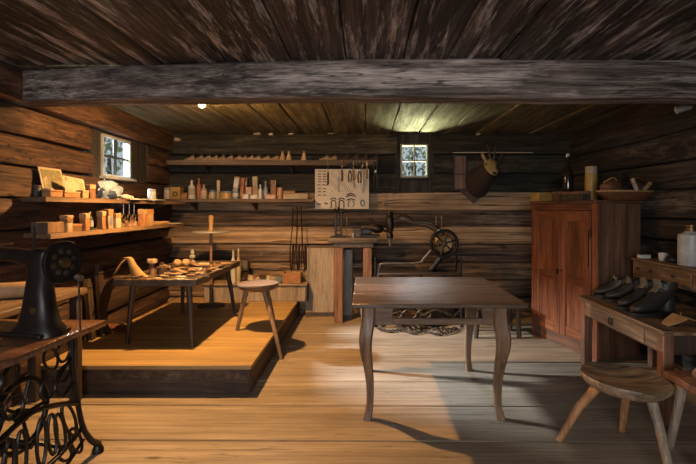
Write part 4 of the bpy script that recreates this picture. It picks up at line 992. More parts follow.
lump('leather_bundle', cab(.32, .04, .025), (.08, .06, .07), TH_+.2, 'black', 'black leather bundle in the middle of the round tray', 'leather', 'darkleather', 5)
lump('leather_bundle', cab(.46, .035, .03), (.095, .065, .09), TH_-.1, 'darkleather', 'dark crumpled leather at right side of the round tray', 'leather', 'brownleather', 9)
for k, (x, rz, tl, m) in enumerate(((.375, 1.0, .5, 'pink'), (.45, -.6, .35, 'tancard'))):
    t = thing('paper_roll', ('upright pinkish', 'slanted tan')[k]+' paper roll sticking out of the round tray', 'paper', cab(x, -.04, .09), TH_)
    d = Vector((-.045 if k == 0 else .075, 0, .10 if k == 0 else .06))
    MB().tube([(0, 0, 0), d*.5, d], [.018, .019, .018], 10).build('roll_body', m, t); MB().tube([d*.55, d*.63], .0205, 10).build('band', 'rust', t)

# ---------------------------------------------------------------- work desk at the right
TD = -math.atan2(.02, 1.2)
DKm = Matrix.Translation((1.83, 2.85, 0)) @ Matrix.Rotation(TD, 4, 'Z'); DZ = .59; DL = 1.17; DW = .66
DKL = 'worn wooden work desk with raised drawer box against the right wall'
t = thing('work_desk', DKL, 'desk', (1.83, 2.85, 0), TD)
mb = MB()
for a, b in ((-.01, .2), (.2015, .42), (.4215, DW)): mb.box2((a, -.02, DZ-.028), (b, DL, DZ), bev=.005)
mb.build('desktop', 'desk', t)
for x, y in ((.04, .04), (.04, DL-.06), (DW-.05, .04), (DW-.05, DL-.06)): MB().box2((x-.035, y-.035, 0), (x+.035, y+.035, DZ-.029), bev=.006).build('leg', 'deskleg', t)
MB().box2((.012, .0755, DZ-.15), (.03, .21, DZ-.029), bev=.002).build('front_apron', 'desk', t); MB().box2((.012, DL-.2, DZ-.15), (.03, DL-.0955, DZ-.029), bev=.002).build('front_apron', 'desk', t)
dr = MB().box2((.006, .213, DZ-.148), (.024, DL-.203, DZ-.032), bev=.004).build('drawer', 'desk', t)
MB().tube([(-.008, .62+math.cos(a)*.025, DZ-.09+math.sin(a)*.025) for a in [2*PI*k/18 for k in range(18)]], .005, 6, True).build('ring_handle', 'iron', dr)
MB().lathe([(0, 0), (.013, 0), (.012, .006), (0, .012)], (.006, .62, DZ-.06), 10, (-1, 0, 0)).build('handle_boss', 'steel', dr)
MB().box2((.08, .012, DZ-.15), (DW-.09, .03, DZ-.029), bev=.002).build('side_apron', 'darkwood', t)
MB().box2((.08, DL-.05, DZ-.15), (DW-.09, DL-.03, DZ-.029), bev=.002).build('side_apron', 'darkwood', t)
MB().box2((DW-.03, .08, DZ-.15), (DW-.012, DL-.1, DZ-.029), bev=.002).build('rear_apron', 'darkwood', t)
# raised drawer box
hx0, hx1, hy0, hy1, hz0, hz1 = .43, .635, .02, 1.10, .765, .925
MB().box2((hx0-.012, hy0-.012, hz1-.018), (hx1, hy1+.012, hz1), bev=.004).build('hutch_top', 'desk', t)
MB().box2((hx0, hy0, hz0), (hx1, hy1, hz0+.014), bev=.003).build('hutch_bottom', 'desk', t)
MB().box2((hx1-.012, hy0, hz0+.0145), (hx1, hy1, hz1-.0185), bev=.002).build('hutch_back', 'darkwood', t)
for y in (hy0, hy1-.016): MB().box2((hx0, y, DZ+.0005), (hx1-.013, y+.016, hz0-.0005), bev=.003).build('hutch_upright', 'darkwood', t)
for y in (hy0, .36, .72, hy1-.014): MB().box2((hx0, y, hz0+.0145), (hx1-.0125, y+.014, hz1-.0185), bev=.002).build('hutch_divider', 'desk', t)
for a, b in ((.036, .358), (.376, .718), (.736, 1.084)):
    d = MB().box2((hx0-.006, a, hz0+.017), (hx0+.012, b, hz1-.021), bev=.003).build('small_drawer', 'desk', t)
    for y in ((a+.09, b-.09) if a > .7 else ((a+b)/2,)): MB().lathe([(0, 0), (.006, 0), (.006, .008), (.013, .016), (.008, .024), (0, .026)], (hx0-.006, y, (hz0+hz1)/2), 12, (-1, 0, 0)).build('knob', 'black', d)
def dk(x, y, z): return DKm @ Vector((x, y, z+.001))
loose_box(dk(.48, 1.03, hz1), (.09, .05, .03), TD+.1, 'white', 'small flat white box at far end of the drawer box top')
t = thing('cup', 'small white cup on top of the desk drawer box', 'cup', dk(.53, .86, hz1))
MB().lathe([(0, 0), (.024, 0), (.03, .02), (.032, .06), (.029, .06), (.026, .02), (0, .01)]).build('cup_body', 'white', t)
MB().tube([(.03, 0, .048), (.05, 0, .042), (.048, 0, .022), (.029, 0, .016)], .004, 6, sm=4).build('cup_handle', 'white', t)
lump('leather_pouch', dk(.53, .72, hz1), (.055, .05, .03), TD, 'black', 'small black leather pouch between cup and big grey jar', 'pouch', 'darkleather', 4)
t = thing('stoneware_jug', 'large pale grey stoneware jug on the desk drawer box', 'jug', dk(.545, .555, hz1))
MB().lathe([(0, 0), (.078, 0), (.083, .01), (.083, .20), (.078, .225), (.045, .24), (.04, .248), (0, .248)], n=28).build('jug_body', 'greyjar', t)
MB().lathe([(0, .248), (.036, .248), (.036, .275), (.04, .28), (.038, .295), (0, .297)], n=16).build('jug_cap', 'brass', t)
# boots
make_boot('small black shoe nearest the far corner of the desk', dk(.365, 1.02, DZ), TD-.2, .27, .13, s=1.06, group='shoes and boots on the work desk')
make_boot('black shoe second from the far corner of the desk', dk(.385, .86, DZ), TD-.1, .28, .145, s=1.06, group='shoes and boots on the work desk')
make_boot('black boot with grey tongue in the middle of the desk', dk(.355, .62, DZ), TD+.12, .29, .165, s=1.12, group='shoes and boots on the work desk')
make_boot('biggest black lace boot nearest the viewer on the desk', dk(.345, .45, DZ), TD+.25, .30, .17, s=1.16, group='shoes and boots on the work desk')
t = thing('leather_sole', 'bent tan leather sole lying at the near corner of desk', 'leather', dk(.22, .17, DZ), TD+.3)
R = [];
for k in range(13):
    x = -.13+.26*k/12; zz = .045*(1-abs(x)/.13); w = .055*(1-.55*abs(x/.13)**2)
    R.append([Vector((x, -w, zz)), Vector((x, w, zz+.008)), Vector((x, w, zz+.015)), Vector((x, -w, zz+.007))])
MB().loft(R).build('sole_sheet', 'tanleather', t); MB().tube([(0, 0, .05), (0, 0, .075)], .003, 6).build('nail', 'steel', t)
lump('leather_scrap_pile', dk(.45, .16, DZ), (.10, .07, .03), TD, 'darkleather', 'dark leather scraps behind the bent sole on desk', 'leather', 'brownleather', 12)

# low bench with split wood at the far right edge
t = thing('low_bench', 'red brown plank bench with grey legs at the right edge of the room', 'bench', (1.95, 2.55, 0), 0)
MB().box2((1.68, 2.30, .39), (2.30, 2.62, .43), bev=.006).build('bench_plank', 'deskleg', t, True)
for (ax, ay), (fx, fy) in (((1.76, 2.36), (1.66, 2.30)), ((1.76, 2.56), (1.72, 2.62)), ((2.22, 2.36), (2.26, 2.32)), ((2.22, 2.56), (2.26, 2.6))):
    MB().tube([(ax, ay, .392), (fx, fy, 0)], [.028, .022], 9).build('leg', 'greyleg', t, True)
t = thing('wood_chunk', 'rough split wood chunk lying on the red brown bench', 'wood', (1.98, 2.48, .431), .3)
rings = []
for k in range(9):
    x = -.2+.4*k/8
    rings.append([Vector((x, y*(1+.3*mnoise.noise(Vector((x*8, y*9, 1)))), max(0, zz*(1+.35*mnoise.noise(Vector((x*9, y*7, 5))))))) for y, zz in ((-.09, 0), (-.07, .05), (-.02, .10), (.05, .085), (.09, .03), (.08, 0))])
MB().loft(rings).build('chunk_body', 'rough', t); MB().box((-.203, 0, .035), (.006, .09, .05), bev=.002).build('cut_face', 'tancard', t)

# ---------------------------------------------------------------- treadle sewing machine, left foreground
SR = math.radians(-2); O1 = Vector((-1.385, 2.47, 0))    # far right corner of its table
M['machinetop'] = wood('red_varnished_top', (.06, .026, .016), (.15, .07, .04), (.24, .125, .075), 'X', 18, .2, .15, .35, .1)
t = thing('treadle_sewing_machine', 'black cast iron treadle sewing machine in the left foreground', 'sewing machine', O1, SR)
ST = .75      # local: -X along the table, -Y towards the viewer
MB().box2((-1.05, -.80, ST-.03), (.012, 0, ST), bev=.006, seg=2).build('tabletop', 'machinetop', t)
# side frame of cast iron: a flared lattice in the plane x = -.06
def yz(pts, x): return [(x, a, b) for a, b in pts]
for fx in (-.09, -.86):
    f = MB()
    far = [(-.13, ST-.032), (-.13, .60), (-.115, .48), (-.085, .34), (-.045, .20), (.02, .10), (.085, .045), (.09, .018)]
    near = [(-.67, ST-.032), (-.67, .60), (-.685, .48), (-.715, .34), (-.755, .20), (-.80, .10), (-.845, .045), (-.85, .018)]
    for pth in (far, near): f.tube(yz(pth, fx), [.016, .014, .013, .013, .014, .016, .018, .014], 8, sm=4)
    f.tube(yz([(-.13, ST-.045), (-.67, ST-.045)], fx), .014, 8); f.tube(yz([(-.085, .34), (-.25, .40), (-.40, .43), (-.55, .40), (-.715, .34)], fx), .012, 8, sm=5)
    f.tube(yz([(-.045, .20), (-.2, .15), (-.4, .13), (-.6, .15), (-.755, .20)], fx), .012, 8, sm=5)
    fo = f.build('side_frame', 'iron', t)
    for yy in (.085, -.845): MB().lathe([(0, 0), (.03, 0), (.03, .02), (.02, .04), (0, .045)], (fx, yy, 0), 12).build('foot', 'iron', fo)
    # scroll work
    sw = MB()
    def loop(cy, cz, ry, rz, tilt, r=.008):
        pts = []
        for k in range(18):
            a = 2*PI*k/18; u, v = math.cos(a)*ry, math.sin(a)*rz
            pts.append((fx, cy+u*math.cos(tilt)-v*math.sin(tilt), cz+u*math.sin(tilt)+v*math.cos(tilt)))
        sw.tube(pts, r, 6, True)
    for s in (0, 1):
        m = (lambda y: y) if s == 0 else (lambda y: -.8-y)
        q = 1 if s == 0 else -1
        loop(m(-.15), .285, .035, .105, .45*q); loop(m(-.10), .155, .032, .085, .5*q); loop(m(-.215), .255, .03, .10, .25*q)
        loop(m(-.27), .27, .03, .10, 0.1*q); loop(m(-.18), .13, .03, .055, .9*q); loop(m(-.34), .27, .03, .11, 0)
        loop(m(-.19), .53, .05, .035, .5*q, .007); loop(m(-.19), .64, .045, .05, 0, .007); loop(m(-.28), .63, .04, .06, .6*q, .007); loop(m(-.30), .50, .05, .05, 0, .007)
        sw.tube(yz([(m(-.13), .60), (m(-.24), .50), (m(-.20), .42), (m(-.115), .47)], fx), .008, 6, sm=5)
        sw.tube(yz([(m(-.04), .13), (m(-.2), .06), (m(-.4), .045)], fx), .009, 6, sm=5)
    sw.build('scroll_lattice', 'iron', fo)
MB().tube([(-.09, -.4, .28), (-.86, -.4, .28)], .013, 8).build('cross_brace', 'iron', t)
x_ = MB(); x_.tube([(-.09, -.18, .16), (-.86, -.62, .55)], .011, 8).tube([(-.09, -.62, .16), (-.86, -.18, .55)], .011, 8); x_.build('cross_brace', 'iron', t)
# treadle pedal and big wheel
pd = MB()
for k in range(7): pd.box((-.48, -.55+.05*k, .10), (.34, .018, .012), bev=.003)
pd.box((-.31, -.4, .10), (.02, .36, .014), bev=.003).box((-.65, -.4, .10), (.02, .36, .014), bev=.003); pd.build('treadle_pedal', 'iron', t)
cw = Vector((-.17, -.36, .40)); w_ = MB()
w_.tube([cw+Vector((0, math.cos(a)*.16, math.sin(a)*.16)) for a in [2*PI*k/32 for k in range(32)]], .013, 8, True)
for k in range(5): a = 2*PI*k/5; w_.tube([cw, cw+Vector((0, math.cos(a)*.155, math.sin(a)*.155))], .008, 6)
w_.lathe([(0, -.02), (.03, -.02), (.03, .02), (0, .02)], cw, 14, (1, 0, 0)); w_.build('drive_wheel', 'iron', t)
MB().box2((-.36, -.70, ST-.17), (-.12, -.45, ST-.031), bev=.006).build('drawer_case', 'darkwood', t)
# machine head: placed in world axes around the wheel
hw = W(59.5, 262, 2.16)
HA = math.radians(-16)     # arm axis direction (towards -X), rotated
HM = Matrix.Translation((hw.x, hw.y, ST)) @ Matrix.Rotation(HA, 4, 'Z')
lz = hw.z-ST               # axle height above the table (about .34)
def hbuild(mb, nm, m, par=t):
    mb.xform(HM); return mb.build(nm, m, par, True)
def rr(cx, cy, cz, a, b, ax, n=16, p=2.6):
    out = []
    for k in range(n):
        th = 2*PI*k/n; c, s = math.cos(th), math.sin(th)
        u = abs(c)**(2/p)*a*(1 if c >= 0 else -1); v = abs(s)**(2/p)*b*(1 if s >= 0 else -1)
        out.append(Vector((cx, cy+u, cz+v)) if ax == 'X' else Vector((cx+u, cy+v, cz)))
    return out
hb = MB()
hb.loft([rr(-.12, 0, 0.001, .13, .08, 'Z'), rr(-.12, 0, .03, .125, .077, 'Z'), rr(-.12, 0, .06, .10, .062, 'Z'), rr(-.12, 0, .14, .078, .052, 'Z'), rr(-.12, 0, .22, .062, .047, 'Z'), rr(-.105, 0, .28, .062, .048, 'Z'), rr(-.105, 0, lz+.005, .068, .048, 'Z'), rr(-.105, 0, lz+.045, .06, .042, 'Z'), rr(-.105, 0, lz+.062, .03, .025, 'Z')])
hb.loft([rr(-.085, 0, lz+.01, .042, .044, 'X'), rr(-.16, 0, lz+.012, .042, .042, 'X'), rr(-.26, 0, lz+.025, .036, .034, 'X'), rr(-.38, 0, lz+.03, .034, .034, 'X'), rr(-.44, 0, lz+.01, .036, .055, 'X'), rr(-.47, 0, lz-.01, .034, .07, 'X'), rr(-.485, 0, lz-.01, .026, .06, 'X')])
hb.loft([rr(-.05, 0, lz, .036, .036, 'X'), rr(-.025, 0, lz, .03, .03, 'X'), rr(-.005, 0, lz, .02, .02, 'X')])
hb.box2((-.56, -.085, .001), (-.02, .085, .022), bev=.008)
head = hbuild(hb, 'machine_head', 'japan')
mb = MB(); mb.tube([(-.46, 0, lz-.07), (-.46, 0, .05)], .007, 8).tube([(-.455, .014, lz-.06), (-.455, .014, .03)], .005, 8); hbuild(mb, 'needle_bar', 'steel', head)
mb = MB(); mb.box((-.46, 0, .027), (.05, .03, .006), bev=.001); hbuild(mb, 'presser_foot', 'steel', head)
mb = MB().lathe([(0, 0), (.006, 0), (.006, .10), (.004, .11), (0, .11)], (-.14, -.01, lz+.058), 8); hbuild(mb, 'spool_pin', 'iron', head)
mb = MB().box((-.20, -.047, .10), (.001, .001, .001), bev=0)
mb = MB().lathe([(0, 0), (.020, 0), (.018, .006), (0, .008)], (-.10, -.048, .12), 14, (0, -1, 0)); hbuild(mb, 'cover_disc', 'brass', head)
wr = MB(); cx_ = .02; RW = .100
wr.loft([[Vector((cx_+dx, math.cos(a)*r, lz+math.sin(a)*r)) for a in [2*PI*k/36 for k in range(36)]] for r, dx in ((RW-.014, -.010), (RW-.002, -.010), (RW, -.006), (RW, .006), (RW-.002, .010), (RW-.014, .010))], cap=False, closed=True)
whl = hbuild(wr, 'handwheel', 'iron')
wd = MB().lathe([(0, -.004), (RW-.013, -.004), (RW-.013, .003), (.03, .006), (.0, .006)], (cx_, 0, lz), 32, (1, 0, 0)); hbuild(wd, 'wheel_disc', 'japan', whl)
wd = MB().lathe([(0, 0), (.026, 0), (.024, .018), (.012, .022), (0, .022)], (cx_+.005, 0, lz), 18, (1, 0, 0)); hbuild(wd, 'wheel_hub', 'brass', whl)
for k in range(8):
    a = 2*PI*(k+.3)/8
    wd = MB().lathe([(0, 0), (.013, 0), (.012, .004), (0, .004)], (cx_+.0035, math.cos(a)*.052, lz+math.sin(a)*.052), 12, (1, 0, 0)); hbuild(wd, 'wheel_boss', 'rustiron', whl)
mb = MB().tube([(.03, .06, lz-.075), (.05, .065, lz-.082), (.06, .066, lz-.082)], .014, 8); hbuild(mb, 'bobbin_winder', 'steel', head)
mb = MB().tube([(.035, .07, lz-.09), (.04, .075, .004)], .004, 6); hbuild(mb, 'drive_rod', 'iron', head)

# ---------------------------------------------------------------- things along the left wall behind it
t = thing('wall_bench', 'rough plank bench along the left wall behind the sewing machine', 'bench', (-2.17, 2.75, 0))
MB().box2((-2.36, 2.2, .74), (-1.97, 3.3, .78), bev=.006).build('bench_plank', 'shelfy', t, True)
for x, y in ((-2.31, 2.26), (-2.02, 2.26), (-2.31, 3.24), (-2.02, 3.24)): MB().box2((x-.03, y-.03, 0), (x+.03, y+.03, .739), bev=.006).build('leg', 'benchleg', t, True)
o = tag(MB().lathe([(0, -.15), (.045, -.15), (.05, -.14), (.05, .14), (.045, .15), (0, .15)], (0, 0, .051), 16, (.9, .45, 0)).build('wooden_roller', 'tancard', None), 'pale round wooden roller lying on the bench behind the sewing machine', 'roller'); o.location = (-2.17, 2.92, .78)
for k, (px, py, Y, m) in enumerate(((92, 279, 4.0, 'darkwood'), (103, 264, 4.18, 'benchleg'))):
    p = W(px, py, Y); t = thing('wooden_stake', ('shorter dark flat stake', 'taller dark flat stake')[k]+' leaning upright against the left log wall', 'stake', (p.x, Y, PZ), 0, 'stakes leaning at the left wall')
    hh = p.z-PZ; X_ = xl(Y)+.03-p.x
    MB().loft([[Vector((a+X_*zz*.9, b, zz*hh)) for a, b in ((-.018, -.034*w), (.018, -.034*w), (.018, .034*w), (-.018, .034*w))] for zz, w in ((0, .8), (.5, 1), (.9, 1), (1, .6))]).build('stake_body', m, t)
    MB().tube([(X_*.78+a, b, .87*hh) for a, b in ((-.021, -.036), (.021, -.036), (.021, .036), (-.021, .036))], .005, 6, True).build('cord', 'darkleather', t)
for k, (px, py, m, rz) in enumerate(((104, 331, 'brownleather', .3), (114, 328, 'darkleather', 1.2), (123, 331, 'brownleather', 2.0))):
    p = FL(px, py, PZ); t = thing('leather_offcut', ('left', 'middle', 'right')[k]+' of three curled leather offcuts on the platform left of the cobbler table', 'leather', p+Vector((0, 0, .001)), rz, 'curled offcuts on the platform')
    R = []
    for j in range(12):
        a = j/11*2.4; x = -.13+.26*j/11; zz = .03*math.sin(a)**2+.004
        R.append([Vector((x, -.04+.02*math.sin(a*2), zz)), Vector((x, .04+.02*math.sin(a), zz+.012)), Vector((x, .04+.02*math.sin(a), zz+.017)), Vector((x, -.04+.02*math.sin(a*2), zz+.005))])
    MB().loft(R).build('offcut_sheet', m, t); MB().box((0, 0, .018), (.02, .03, .006), bev=.001).build('stitched_patch', 'tanleather', t)

# ---------------------------------------------------------------- back bench with orange legs
BY0, BY1 = 5.42, 5.84
p0, p1 = W(328, 238, BY0), W(378, 248, BY0)
t = thing('work_bench', 'narrow tall bench with thick grey top and orange legs at back wall', 'bench', ((p0.x+p1.x)/2, (BY0+BY1)/2, 0))
MB().box2((p0.x, BY0, p0.z-.06), (p1.x, BY1, p0.z), bev=.012, seg=2).build('bench_top', 'greybench', t, True)
MB().box2((p0.x+.06, BY0+.035, p1.z), (p1.x-.05, BY1-.03, p0.z-.061), bev=.004).build('bench_apron', 'benchtop', t, True)
for px in (338.7, 367.5):
    x = (px-CX)*5.46/F
    for y in (BY0+.05, BY1-.06): MB().box2((x-.05, y-.04, 0), (x+.05, y+.04, p1.z-.001), bev=.005).build('leg', 'orangeleg', t, True)
BT = p0.z
for k, (px0, px1, py0, yb, m, lab, rot) in enumerate(((305.5, 334, 248, 5.84, 'panel', 'pale flat wooden panel leaning on the back wall left of the bench', -.02), (342, 352.5, 250, 5.70, 'bluepanel', 'narrow blue grey board standing between the bench legs', -.02))):
    Y = yb-.08; a, b = W(px0, py0, Y), W(px1, py0, Y); h = a.z
    t = thing('leaning_board', lab, 'panel', ((a.x+b.x)/2, Y, 0)); w = b.x-a.x
    xf = rotm(-.075, 0, 0)
    MB().box2((-w/2, 0, .002), (w/2, .02, h), bev=.004, xf=xf).build('panel_sheet', m, t)
    MB().box2((-w/2, -.006, .002), (w/2, -.0005, .05), bev=.001, xf=xf).build('bottom_strip', 'darkwood', t)
# iron last stand on the bench
s = 5.5/F; p = W(338.5, 237, 5.56)
t = thing('last_jack', 'black iron perforated jack standing at left end of the grey bench', 'jack', (p.x, 5.58, BT+.001))
mb = MB(); mb.box2((-.09, -.06, 0), (.09, .06, .014), bev=.003); mb.box2((-.045, -.02, .014), (-.022, .02, .29), bev=.003).box2((.022, -.02, .014), (.045, .02, .29), bev=.003)
for k in range(6): mb.box((0, 0, .03+.05*k), (.043, .03, .02), bev=.002)
mb.build('jack_column', 'iron', t)
mb = MB()
for k in range(5): a = -1.2+.6*k; mb.tube([(0, 0, .28), (math.sin(a)*.05, -.01, .31), (math.sin(a)*.085, -.02, .33+.03*math.cos(a*2))], [.02, .018, .012], 7, sm=3)
mb.build('jack_claw', 'iron', t)
MB().tube([(.10, 0, .0), (.10, 0, .27), (.06, 0, .275)], .006, 8).build('side_rod', 'steel', t)
t = thing('iron_vise', 'dark iron bench press with rounded rollers at right of the grey bench', 'press', ((370-CX)*s, 5.6, BT+.001))
mb = MB(); mb.box2((-.11, -.05, 0), (.12, .05, .03), bev=.006).box2((-.10, -.045, .03), (.02, .045, .10), bev=.012); mb.build('press_base', 'iron', t)
MB().tube([(-.11, 0, .115), (.05, 0, .115)], [.035, .04], 12).build('roller', 'rustiron', t); MB().ball((.09, 0, .10), .065, 1.2, .8, .9).build('press_head', 'iron', t)
MB().tube([(.13, 0, .10), (.19, -.02, .07), (.24, -.03, .06)], [.02, .014, .012], 8, sm=3).build('press_handle', 'iron', t)
t = thing('iron_pin', 'small steel bolt set lying between jack and press on bench', 'tool', ((353-CX)*s, 5.52, BT+.001))
MB().lathe([(0, 0), (.022, 0), (.022, .012), (.009, .014), (.009, .05), (0, .05)], n=6).build('bolt', 'steel', t)
MB().tube([(.03, 0, .008), (.09, .01, .008)], .007, 8).build('rod', 'steel', t)

# ---------------------------------------------------------------- patching machine behind the big table
Y5 = 5.30; k5 = Y5/F
def q(px, py, dy=0): return W(px, py, Y5)+Vector((0, dy, 0))
t = thing('patching_machine', 'cast iron leather patching machine with spoked wheel behind the table', 'sewing machine', ((418-CX)*k5, Y5+.1, 0))
arm = MB().tube([q(390, 224), q(398, 220.5), (q(408, 221)), q(420, 224), q(430, 226), q(438, 231), q(443, 240), q(444, 250)], [.030, .026, .022, .024, .034, .042, .05, .05], 10, sm=5).build('machine_arm', 'rustiron', t, True)
MB().lathe([(0, -.06), (.035, -.06), (.04, -.03), (.028, 0), (.045, .05), (.05, .16), (.036, .18), (.03, .2), (.045, .21), (.035, .245), (0, .25)], q(390, 233), 14).build('needle_head', 'iron', arm, True)
MB().tube([q(390, 238), q(390, 246)], .012, 8).build('needle_bar', 'steel', arm, True)
mb = MB().tube([q(396, 219), q(402, 214.5), q(409, 217), q(416, 222)], .009, 6, sm=4); mb.build('tension_lever', 'iron', arm, True)
for px in (436, 441.5): MB().tube([q(px, 216), q(px+.3, 229)], .006, 6).build('spool_pin', 'steel', arm, True)
wc = W(444, 243.5, Y5-.13); mb = MB()
def circ(c, r, n=36): return [Vector(c)+Vector((math.cos(2*PI*k/n)*r, 0, math.sin(2*PI*k/n)*r)) for k in range(n)]
mb.tube(circ(wc, .145), .019, 8, True); wl = mb.build('handwheel', 'iron', t, True)
MB().lathe([(0, -.01), (.10, -.01), (.105, .005), (.09, .016), (.03, .01), (0, .01)], wc, 28, (0, -1, 0)).build('brass_disc', 'brass', wl, True)
mb = MB()
for k in range(6): a = 2*PI*k/6+.3; mb.tube([wc+Vector((math.cos(a)*.02, -.014, math.sin(a)*.02)), wc+Vector((math.cos(a)*.14, -.008, math.sin(a)*.14))], .010, 6)
mb.build('spokes', 'iron', wl, True)
MB().lathe([(0, -.02), (.035, -.02), (.03, .035), (.012, .045), (0, .045)], wc, 14, (0, -1, 0)).build('hub', 'rustiron', wl, True)
MB().tube([wc+Vector((0, .03, 0)), wc+Vector((0, .16, 0))], .022, 8).build('axle', 'iron', wl, True)
mb = MB().tube([q(444, 248), q(440, 258), q(431, 270)], [.04, .03, .04], 10, sm=4); mb.build('pedestal', 'iron', t, True)
mb = MB().tube([q(378, 277), q(380, 266), q(385, 263.5), q(417, 263), q(424, 258), q(431, 250)], .013, 8, sm=4); mb.build('table_rail', 'steel', t, True)
tz = q(378, 272).z
mb = MB().box2((q(379, 272).x, Y5-.12, tz-.025), (q(458, 272).x, Y5+.25, tz), bev=.006); mb.build('iron_table', 'rustiron', t, True)
for px in (375.5, 460):
    x = q(px, 0).x; lg = MB()
    for dy in (-.16, .28): lg.tube([(x, Y5+.05+dy*.5, q(0, 257).z), (x, Y5+.05+dy*.7, .45), (x, Y5+.05+dy, .012)], [.014, .014, .02], 8, sm=4)
    lg.tube([(x, Y5-.03, .5), (x, Y5+.16, .5)], .012, 8).tube([(x, Y5-.10, .06), (x, Y5+.30, .06)], .013, 8)
    lg.tube([(x, Y5-.06, .42), (x, Y5+.2, .1)], .010, 8).tube([(x, Y5+.16, .42), (x, Y5-.08, .1)], .010, 8)
    lg.build('leg_frame', 'iron', t, True)
MB().tube([(q(375.5, 0).x, Y5+.06, .30), (q(460, 0).x, Y5+.06, .30)], .013, 8).build('cross_brace', 'iron', t, True)
fc = Vector((q(438, 0).x, Y5+.02, .335)); mb = MB(); mb.tube(circ(fc, .30, 44), .016, 8, True)
for k in range(5): a = 2*PI*k/5; mb.tube([fc, fc+Vector((math.cos(a)*.29, 0, math.sin(a)*.29))], .011, 6)
mb.lathe([(0, -.03), (.04, -.03), (.04, .05), (0, .05)], fc, 14, (0, 1, 0)); mb.build('flywheel', 'iron', t, True)
pd = MB(); xa, xb = q(392, 0).x, q(428, 0).x
for k in range(8): pd.box((xa+(xb-xa)*k/7, Y5-.02, .09), (.02, .34, .014), bev=.003)
pd.box(((xa+xb)/2, Y5-.19, .09), (xb-xa+.03, .02, .018), bev=.003).box(((xa+xb)/2, Y5+.15, .09), (xb-xa+.03, .02, .018), bev=.003); pd.build('treadle_pedal', 'rustiron', t, True)
mb = MB()
for k in range(3): 
    c = Vector((q(394+14*k, 0).x, Y5-.16, .17)); mb.tube([c+Vector((math.cos(a)*.075, .02*math.sin(a*2), math.sin(a)*.05)) for a in [2*PI*j/16 for j in range(16)]], .012, 7, True)
mb.tube([q(384, 318), q(400, 312), q(420, 316), q(436, 310), q(452, 316)], .014, 7, sm=4); mb.build('scroll_lattice', 'rustiron', t, True)
# chain on the floor
pts = smooth_path([FL(379, 329, .02), FL(390, 331, .02), FL(402, 330, .02), FL(414, 333, .02), FL(426, 331, .02), FL(438, 334, .02), FL(452, 331.5, .02), FL(456, 328, .02), FL(440, 330, .02), FL(425, 327.5, .02), FL(410, 330.5, .02), FL(396, 327.5, .02)], 6)
mb = MB(); acc = 0; last = pts[0]; n = 0; org = FL(418, 330)
for a, b in zip(pts, pts[1:]):
    d = (b-a); m = Matrix.Translation(a+d*.5-org) @ d.to_track_quat('X', 'Z').to_matrix().to_4x4() @ rotm(rx=.25+(n % 2)*1.1)
    mb.tube([m @ Vector((math.cos(2*PI*k/10)*d.length*.72, math.sin(2*PI*k/10)*.014, 0)) for k in range(10)], .0055, 5, True); n += 1
ch = tag(mb.build('iron_chain', 'rustiron', None), 'rusty iron chain lying on the floor under the back of the table', 'chain'); ch.location = org
# flat iron pieces beside the chain
for k, (px, py, rz) in enumerate(((404, 325, .4), (420, 324.5, -.5), (436, 325.5, .2))):
    t = thing('iron_plate', ('left', 'middle', 'right')[k]+' of three dark iron plates heaped behind the chain', 'iron', FL(px, py)+Vector((0, 0, .0)), rz, 'iron plates behind the chain')
    xf = rotm(.12*(k-1), .0); MB().box((0, 0, .03), (.18, .11, .014), bev=.003, xf=xf).build('plate', 'iron', t); MB().box((0, 0, .012), (.06, .06, .022), bev=.003).build('foot', 'rustiron', t)

# low bench behind the big table
t = thing('low_bench', 'low dark wooden bench on the floor behind right end of table', 'bench', (1.37, 4.95, 0))
MB().box2((1.10, 4.76, .30), (1.63, 5.14, .335), bev=.006).build('bench_plank', 'benchtop', t, True)
for x, y in ((1.165, 4.80), (1.58, 4.80), (1.165, 5.09), (1.58, 5.09)): MB().tube([(x, y, .299), (x+(.015 if x > 1.3 else -.015), y-.0, 0)], [.030, .024], 8).build('leg', 'benchleg', t, True)
MB().box2((1.17, 4.93, .10), (1.57, 4.96, .135), bev=.004).build('stretcher', 'benchtop', t, True)
MB().tube([(1.14, 5.09, .04), (1.3, 5.11, .27)], .018, 8).build('diagonal_brace', 'orangeleg', t, True)

# ---------------------------------------------------------------- animal head mount and dark frame on the back wall
p = W(487, 176, 5.80)
t = thing('animal_head_mount', 'dark furry mounted animal head with pale yellow face and horns', 'mounted head', (p.x, YB-.02, p.z))
def L_(px, py, Y): return W(px, py, Y)-Vector((p.x, YB-.02, p.z))
R = [(L_(479, 183, 5.925), .15, .19), (L_(478, 182, 5.86), .16, .19), (L_(480, 179, 5.78), .15, .16), (L_(484, 175, 5.68), .125, .125), (L_(488, 170, 5.60), .10, .105), (L_(491, 167, 5.54), .085, .095), (L_(493, 167, 5.49), .07, .08), (L_(495, 169, 5.43), .05, .055), (L_(496.5, 171, 5.39), .042, .042), (L_(497, 172, 5.37), .022, .022)]
rings = []
for i, (c, a, b) in enumerate(R):
    d = (R[min(i+1, len(R)-1)][0]-R[max(i-1, 0)][0]).normalized(); u = d.cross(Vector((0, 0, 1))).normalized(); v = u.cross(d)
    rings.append([c+u*math.cos(2*PI*k/18)*a*(1+.1*mnoise.noise(Vector((k*.7, i*.9, 0))))+v*math.sin(2*PI*k/18)*b*(1+.1*mnoise.noise(Vector((k*.7, i*.9, 4)))) for k in range(18)])
hd = MB().loft(rings).build('neck_and_head', 'fur', t)
face = L_(492, 166, 5.47); rings = []
